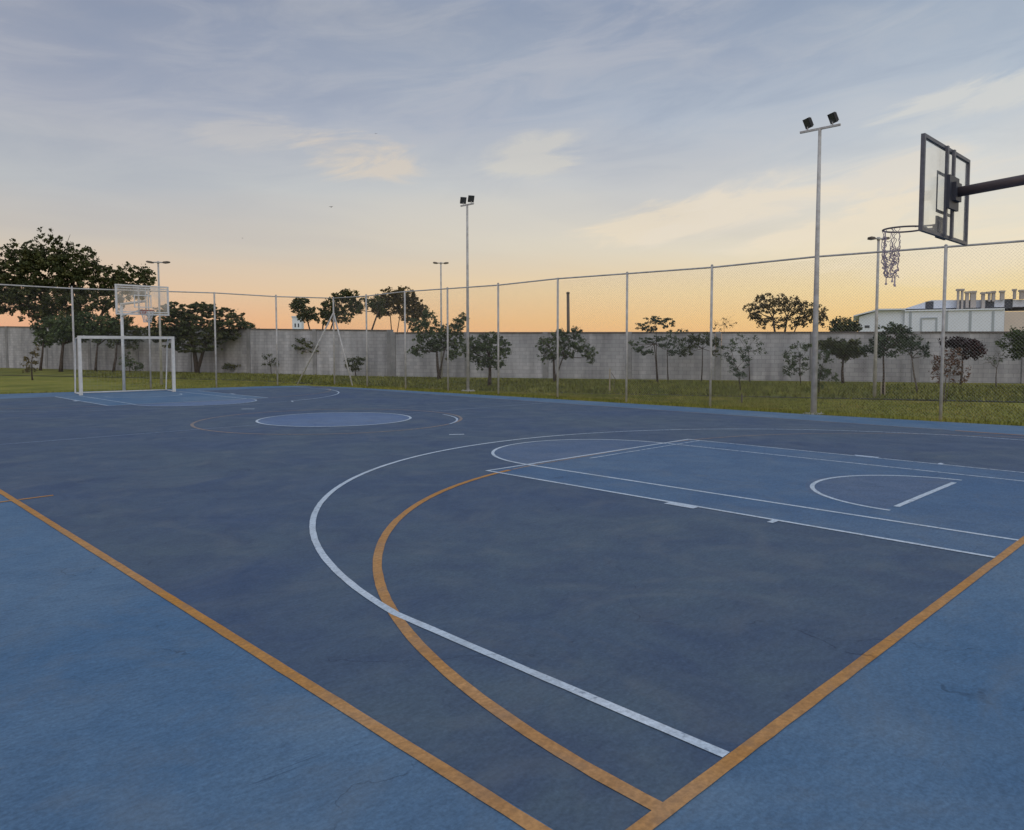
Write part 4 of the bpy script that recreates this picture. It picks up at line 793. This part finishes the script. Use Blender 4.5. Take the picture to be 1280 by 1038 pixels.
def bbox(px0, py0, px1, py1, off, depth, name, m, z0=None, parent=root, part=None):
    s0, zt = sz(px0, py0, off); s1, zt2 = sz(px1, py0, off); _, zb = sz((px0+px1)/2, py1, off); zt = (zt+zt2)/2
    b = MB(); b.box((s0, off-depth, zb if z0 is None else z0), (s1, off, zt), BM)
    return b.build(name, m, root) if part is None else build_sub(b, name, m, part, root)
wl_ = bbox(1131, 387, 1256, 420, 0, 14, 'main_block', M_bw, -0.2)
bbox(1256.05, 388.5, 1420, 420, 0.02, 14, 'tan_block', M_bt, -0.2)
# left wing with sloping top
s0, z0 = sz(1074, 396); s1, z1 = sz(1098, 388.5); s2, z2 = sz(1130.9, 388)
b = MB(); k = 0
pr = [(s0, -0.2), (s2, -0.2), (s2, z2), (s1, z1), (s0, z0)]
b.v = [BM @ Vector((s, -0.3, z)) for s, z in pr] + [BM @ Vector((s, -14, z)) for s, z in pr]
b.f = [(4, 3, 2, 1, 0), (5, 6, 7, 8, 9)] + [(i, (i+1) % 5, (i+1) % 5+5, i+5) for i in range(5)]
b.build('left_wing', M_bw, root)
b = MB(); pr = [(s0-0.5, z0+0.02), (s1, z1+0.03), (s2+0.05, z2+0.03), (s2+0.05, z2+0.16), (s1, z1+0.17), (s0-0.5, z0+0.12)]
b.v = [BM @ Vector((s, 0.1, z)) for s, z in pr] + [BM @ Vector((s, -14.2, z)) for s, z in pr]
b.f = [tuple(range(6)), tuple(range(11, 5, -1))] + [(i, i+6, (i+1) % 6+6, (i+1) % 6) for i in range(6)]
b.build('wing_roof', M_bw, root)
# upper storey with a sloped left end
s0, z0 = sz(1129, 386.5, -1.5); s1, z1 = sz(1164, 375.5, -1.5); s2, z2 = sz(1420, 374, -1.5)
b = MB(); pr = [(s0, z0), (s2, z0), (s2, z2), (s1, z1)]
b.v = [BM @ Vector((s, -1.5, z)) for s, z in pr] + [BM @ Vector((s, -11, z)) for s, z in pr]
b.f = [(3, 2, 1, 0), (4, 5, 6, 7)] + [(i, (i+1) % 4, (i+1) % 4+4, i+4) for i in range(4)]
b.build('upper_storey', M_bg, root)
for x0_, y0_, x1_, y1_ in ((1157, 377, 1167, 386), (1232, 376, 1243, 385.5), (1256, 374, 1266, 385.5), (1290, 376, 1302, 385)): bbox(x0_, y0_, x1_, y1_, -1.46, 0.3, 'opening', M_bd)
bbox(1081, 407, 1087, 410, -0.26, 0.2, 'window', M_bd)
for x_ in (1138.5, 1184, 1213.5, 1242): bbox(x_-1.4, 389, x_+1.4, 420, 0.06, 0.1, 'facade_strip', M_bs, -0.1)
bbox(1131, 386.6, 1256, 388.4, 0.14, 0.2, 'cornice', M_bw)
f_ = bbox(1151, 397, 1172, 398.6, 0.07, 0.12, 'door_frame', M_bs)
bbox(1151, 398.7, 1153, 419, 0.07, 0.12, 'door_frame', M_bs); bbox(1170, 398.7, 1172, 419, 0.07, 0.12, 'door_frame', M_bs)
for x0_, x1_, yt, yb_, cap_ in ((1197, 1199.6, 363.5, 386, 0), (1202, 1204.6, 363.5, 386, 0), (1207.5, 1211.5, 366.5, 385, 1), (1213.5, 1220.5, 366, 385, 1), (1227.5, 1231.5, 367.5, 386, 1), (1236, 1238.5, 367, 377, 0), (1240.5, 1244.5, 366, 377, 1), (1251, 1256, 365.5, 375, 1), (1267.5, 1270.5, 363.5, 374, 1), (1275.5, 1281, 364.5, 374, 1), (1288, 1293, 364, 374, 1)):
    st = bbox(x0_, yt, x1_, yb_, -1.0, 0.5, 'roof_stub', M_bp)
    if cap_: bbox(x0_-0.9, yt-2.2, x1_+0.9, yt-0.02, -0.9, 0.7, 'stub_cap', M_bp, part=st)
bbox(1195.8, 361.2, 1206, 363.45, -0.9, 0.7, 'stub_beam', M_bp); bbox(1234, 364.6, 1239.4, 366.9, -0.9, 0.7, 'stub_beam', M_bp)
# pale tower
p = far(373, 430, 170); root = thing('pale_tower', 'small pale distant tower beyond the wall under the rounded tree', 'building', (p.x, p.y, 0))
t3 = far(373, 395.5, 170).z; v = Vector((rt.x, rt.y, 0)).normalized(); M = Matrix.Translation((p.x, p.y, 0)) @ v.to_track_quat('X', 'Z').to_matrix().to_4x4()
b = MB(); b.box((-1.0, -0.9, -0.3), (1.0, 0.9, t3-0.35), M); b.build('wall', M_bw, root)
b = MB(); b.box((-1.12, -1.02, t3-0.349), (1.12, 1.02, t3), M); b.build('roof', M_bg, root)
for k in range(2): b = MB(); b.box((-0.5+k*0.7, -0.93, t3-2.4), (-0.2+k*0.7, -0.905, t3-1.6), M); b.build('window', M_bd, root)

# ------------------------------------------------------------------ birds
def bird(px, py, D, span, ang, label):
    c = far(px, py, D); b = MB(); k = 0
    M = Matrix.Translation(c) @ Matrix.Rotation(ang, 4, 'Z') @ Matrix.Scale(span, 4)
    P = [(-0.30, 0), (-0.22, 0.035), (0, 0.065), (0.15, 0.06), (0.22, 0.035), (0.28, 0.01)]
    b.tube([M @ Vector((x, 0, 0.02*math.sin(x*6))) for x, r in P], [max(0.005, r)*span for x, r in P], 8)
    for s in (-1, 1):
        kk = len(b.v); b.v += [M @ Vector(q) for q in ((0.12, s*0.04, 0.02), (-0.10, s*0.04, 0.02), (-0.06, s*0.28, 0.15), (0.10, s*0.27, 0.16), (-0.08, s*0.5, 0.08), (0.0, s*0.5, 0.085))]
        b.v += [M @ (Vector(q)-Vector((0, 0, 0.012))) for q in ((0.12, s*0.04, 0.02), (-0.10, s*0.04, 0.02), (-0.06, s*0.28, 0.15), (0.10, s*0.27, 0.16), (-0.08, s*0.5, 0.08), (0.0, s*0.5, 0.085))]
        for f in ((0, 1, 2, 3), (3, 2, 4, 5), (9, 8, 7, 6), (11, 10, 8, 9), (0, 3, 9, 6), (3, 5, 11, 9), (5, 4, 10, 11), (4, 2, 8, 10), (2, 1, 7, 8)): b.f.append(tuple(kk+i for i in f))
    kk = len(b.v); b.v += [M @ Vector(q) for q in ((-0.26, -0.02, 0.0), (-0.26, 0.02, 0), (-0.42, 0.06, 0.01), (-0.42, -0.06, 0.01))]; b.f.append((kk, kk+1, kk+2, kk+3))
    tag(b.build('bird', M_black, None, False, c), label, 'bird', 'small birds in the evening sky')
bird(414, 259, 70, 0.45, 0.4, 'lowest dark bird, in the sky left of the slim floodlight mast')
bird(470, 167.5, 110, 0.42, 1.0, 'highest tiny bird, beside the bright cloud at upper centre')
bird(303, 298, 140, 0.35, 2.0, 'faintest tiny bird, low over the layered tree')
